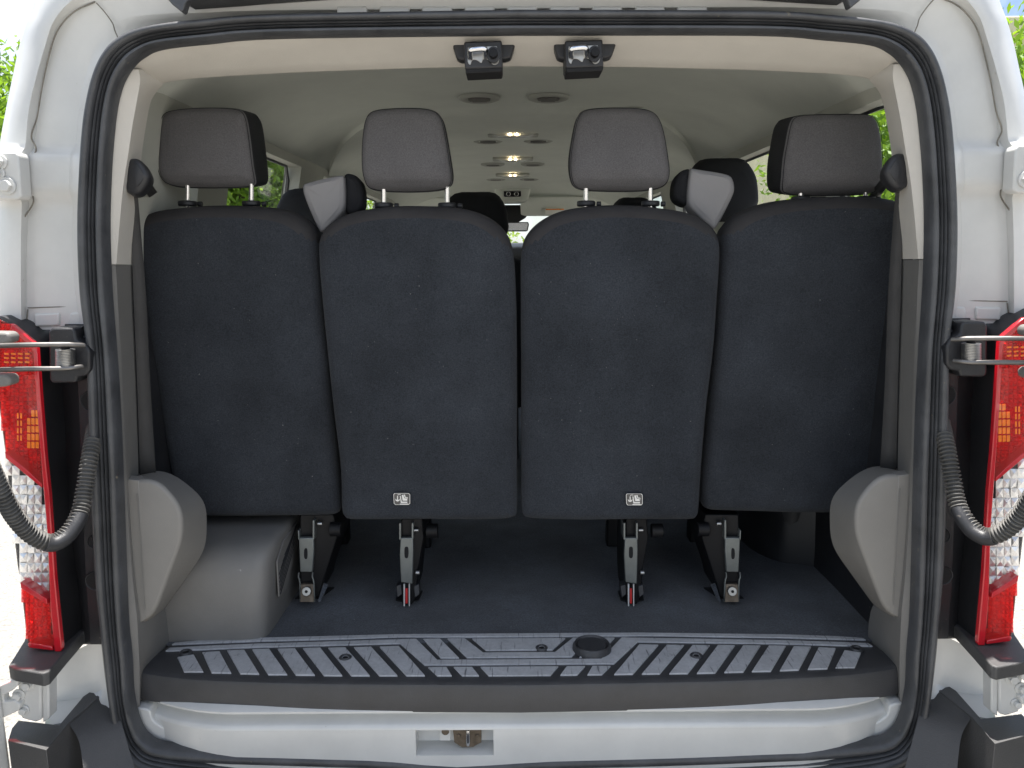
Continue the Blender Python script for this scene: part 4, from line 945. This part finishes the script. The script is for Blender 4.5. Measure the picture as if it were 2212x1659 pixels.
# ------------------------------------------------------------------ outside
def tree_mesh(seed, rx, rz, nleaf, ls, mt):
    r_ = np.random.default_rng(seed)
    cl = r_.normal(size=(26, 3)); cl /= np.linalg.norm(cl, axis=1)[:, None]; cl *= (r_.random((26, 1)) ** .4) * np.array([rx, rx, rz]) * .85
    k = r_.integers(0, 26, nleaf); c = cl[k] + r_.normal(size=(nleaf, 3)) * np.array([rx, rx, rz]) * .16
    d = r_.normal(size=(nleaf, 3)); d /= np.linalg.norm(d, axis=1)[:, None]
    e = np.cross(d, r_.normal(size=(nleaf, 3))); e /= np.linalg.norm(e, axis=1)[:, None]
    s = ls * (.6 + .8 * r_.random((nleaf, 1)))
    v = np.stack([c - d * s, c + e * s * .38, c + d * s, c - e * s * .38], 1).reshape(-1, 3)
    me = bpy.data.meshes.new('crown'); me.from_pydata(v.tolist(), [], np.arange(nleaf * 4).reshape(-1, 4).tolist()); me.materials.append(MATS[mt])
    return me, cl
def tree(loc, me, cl, label, zc, sc=1.0, rz=0.0):
    t = empty('tree', loc, label, 'tree', 'trees around the car park'); t.rotation_euler = (0, 0, rz); t.scale = (sc, sc, sc)
    o = bpy.data.objects.new('crown', me); COL.objects.link(o); o.parent = t; o.location = (0, 0, zc)
    tr = tube('trunk', [(0, 0, -.05), (.05, 0, zc * .4), (0, .06, zc * .8), (0, 0, zc * 1.2)], [.16, .12, .09, .05], 'bark', t, n=10)
    for c in cl[:9]:
        q = c * .8 + np.array([0, 0, zc]); tube('limb', [(0, .03, zc * .6), tuple(q * .5 + np.array([0, 0, zc * .38])), tuple(q)], [.06, .04, .015], 'bark', t, n=6)
    return t
mA = tree_mesh(1, 1.9, 1.5, 26000, .052, 'leaf_a'); mB = tree_mesh(2, 2.2, 2.0, 26000, .058, 'leaf_b'); mC = tree_mesh(3, 2.4, 1.4, 26000, .06, 'leaf_c')
tree((-8.6, 10.4, GROUND), *mA, 'leafy bright green tree showing at the edge of the picture beside the van roof', 2.3, 1.25, .3)
tree((-4.6, 12.5, GROUND), *mB, 'green tree seen through the long side window behind the first headrest', 2.2, 1.35, 1.9)
tree((-7.6, 14.5, GROUND), *mC, 'dense low tree showing under the first headrest', 1.9, 1.5, 2.6)
tree((6.6, 11.6, GROUND), *mA, 'bright green tree behind the lowered headrest', 2.4, 1.35, 4.0)
tree((9.0, 13.0, GROUND), *mB, 'darker green tree beyond the tree behind the lowered headrest', 2.2, 1.3, .7)
tree((-2.2, 17.5, GROUND), *mC, 'sunny green tree seen through the windscreen', 1.75, 1.05, 1.2)
bl = empty('building', (8.6, 15.5, GROUND), 'pale yellow building seen through the right side window', 'building')
box('wall', (-2.6, 0, 0), (4, 5, 6.2), 'stucco', bl, bevel=.03)
box('parapet', (-2.75, -.15, 6.0), (4.15, 5.1, 6.35), 'stucco', bl, bevel=.03)
for k in range(9): box('wall_course', (-2.66, -.06, .5 + k * .6), (4.06, 0.02, .56 + k * .6), 'stucco', bl, bevel=.01)
for k in range(3):
    w = box('window', (-1.2 + k * 1.7, -.03, 3.4), (-.2 + k * 1.7, .05, 4.8), 'dark_glass', bl, bevel=.01)
    box('sill', (-1.3 + k * 1.7, -.12, 3.3), (-.1 + k * 1.7, .04, 3.395), 'stucco', w, bevel=.01)
for z in (3.25, 3.18):
    o = tube('power_line', cr([(2.5, 13, z + .1), (4.6, 13.2, z), (9, 13.5, z + .2)], 8), .012, 'cable', None, n=6)
    o["label"] = ('upper' if z > 3.2 else 'lower') + ' of two thin black cables crossing the sky in the right window'; o["category"] = 'cable'; o["group"] = 'overhead cables'
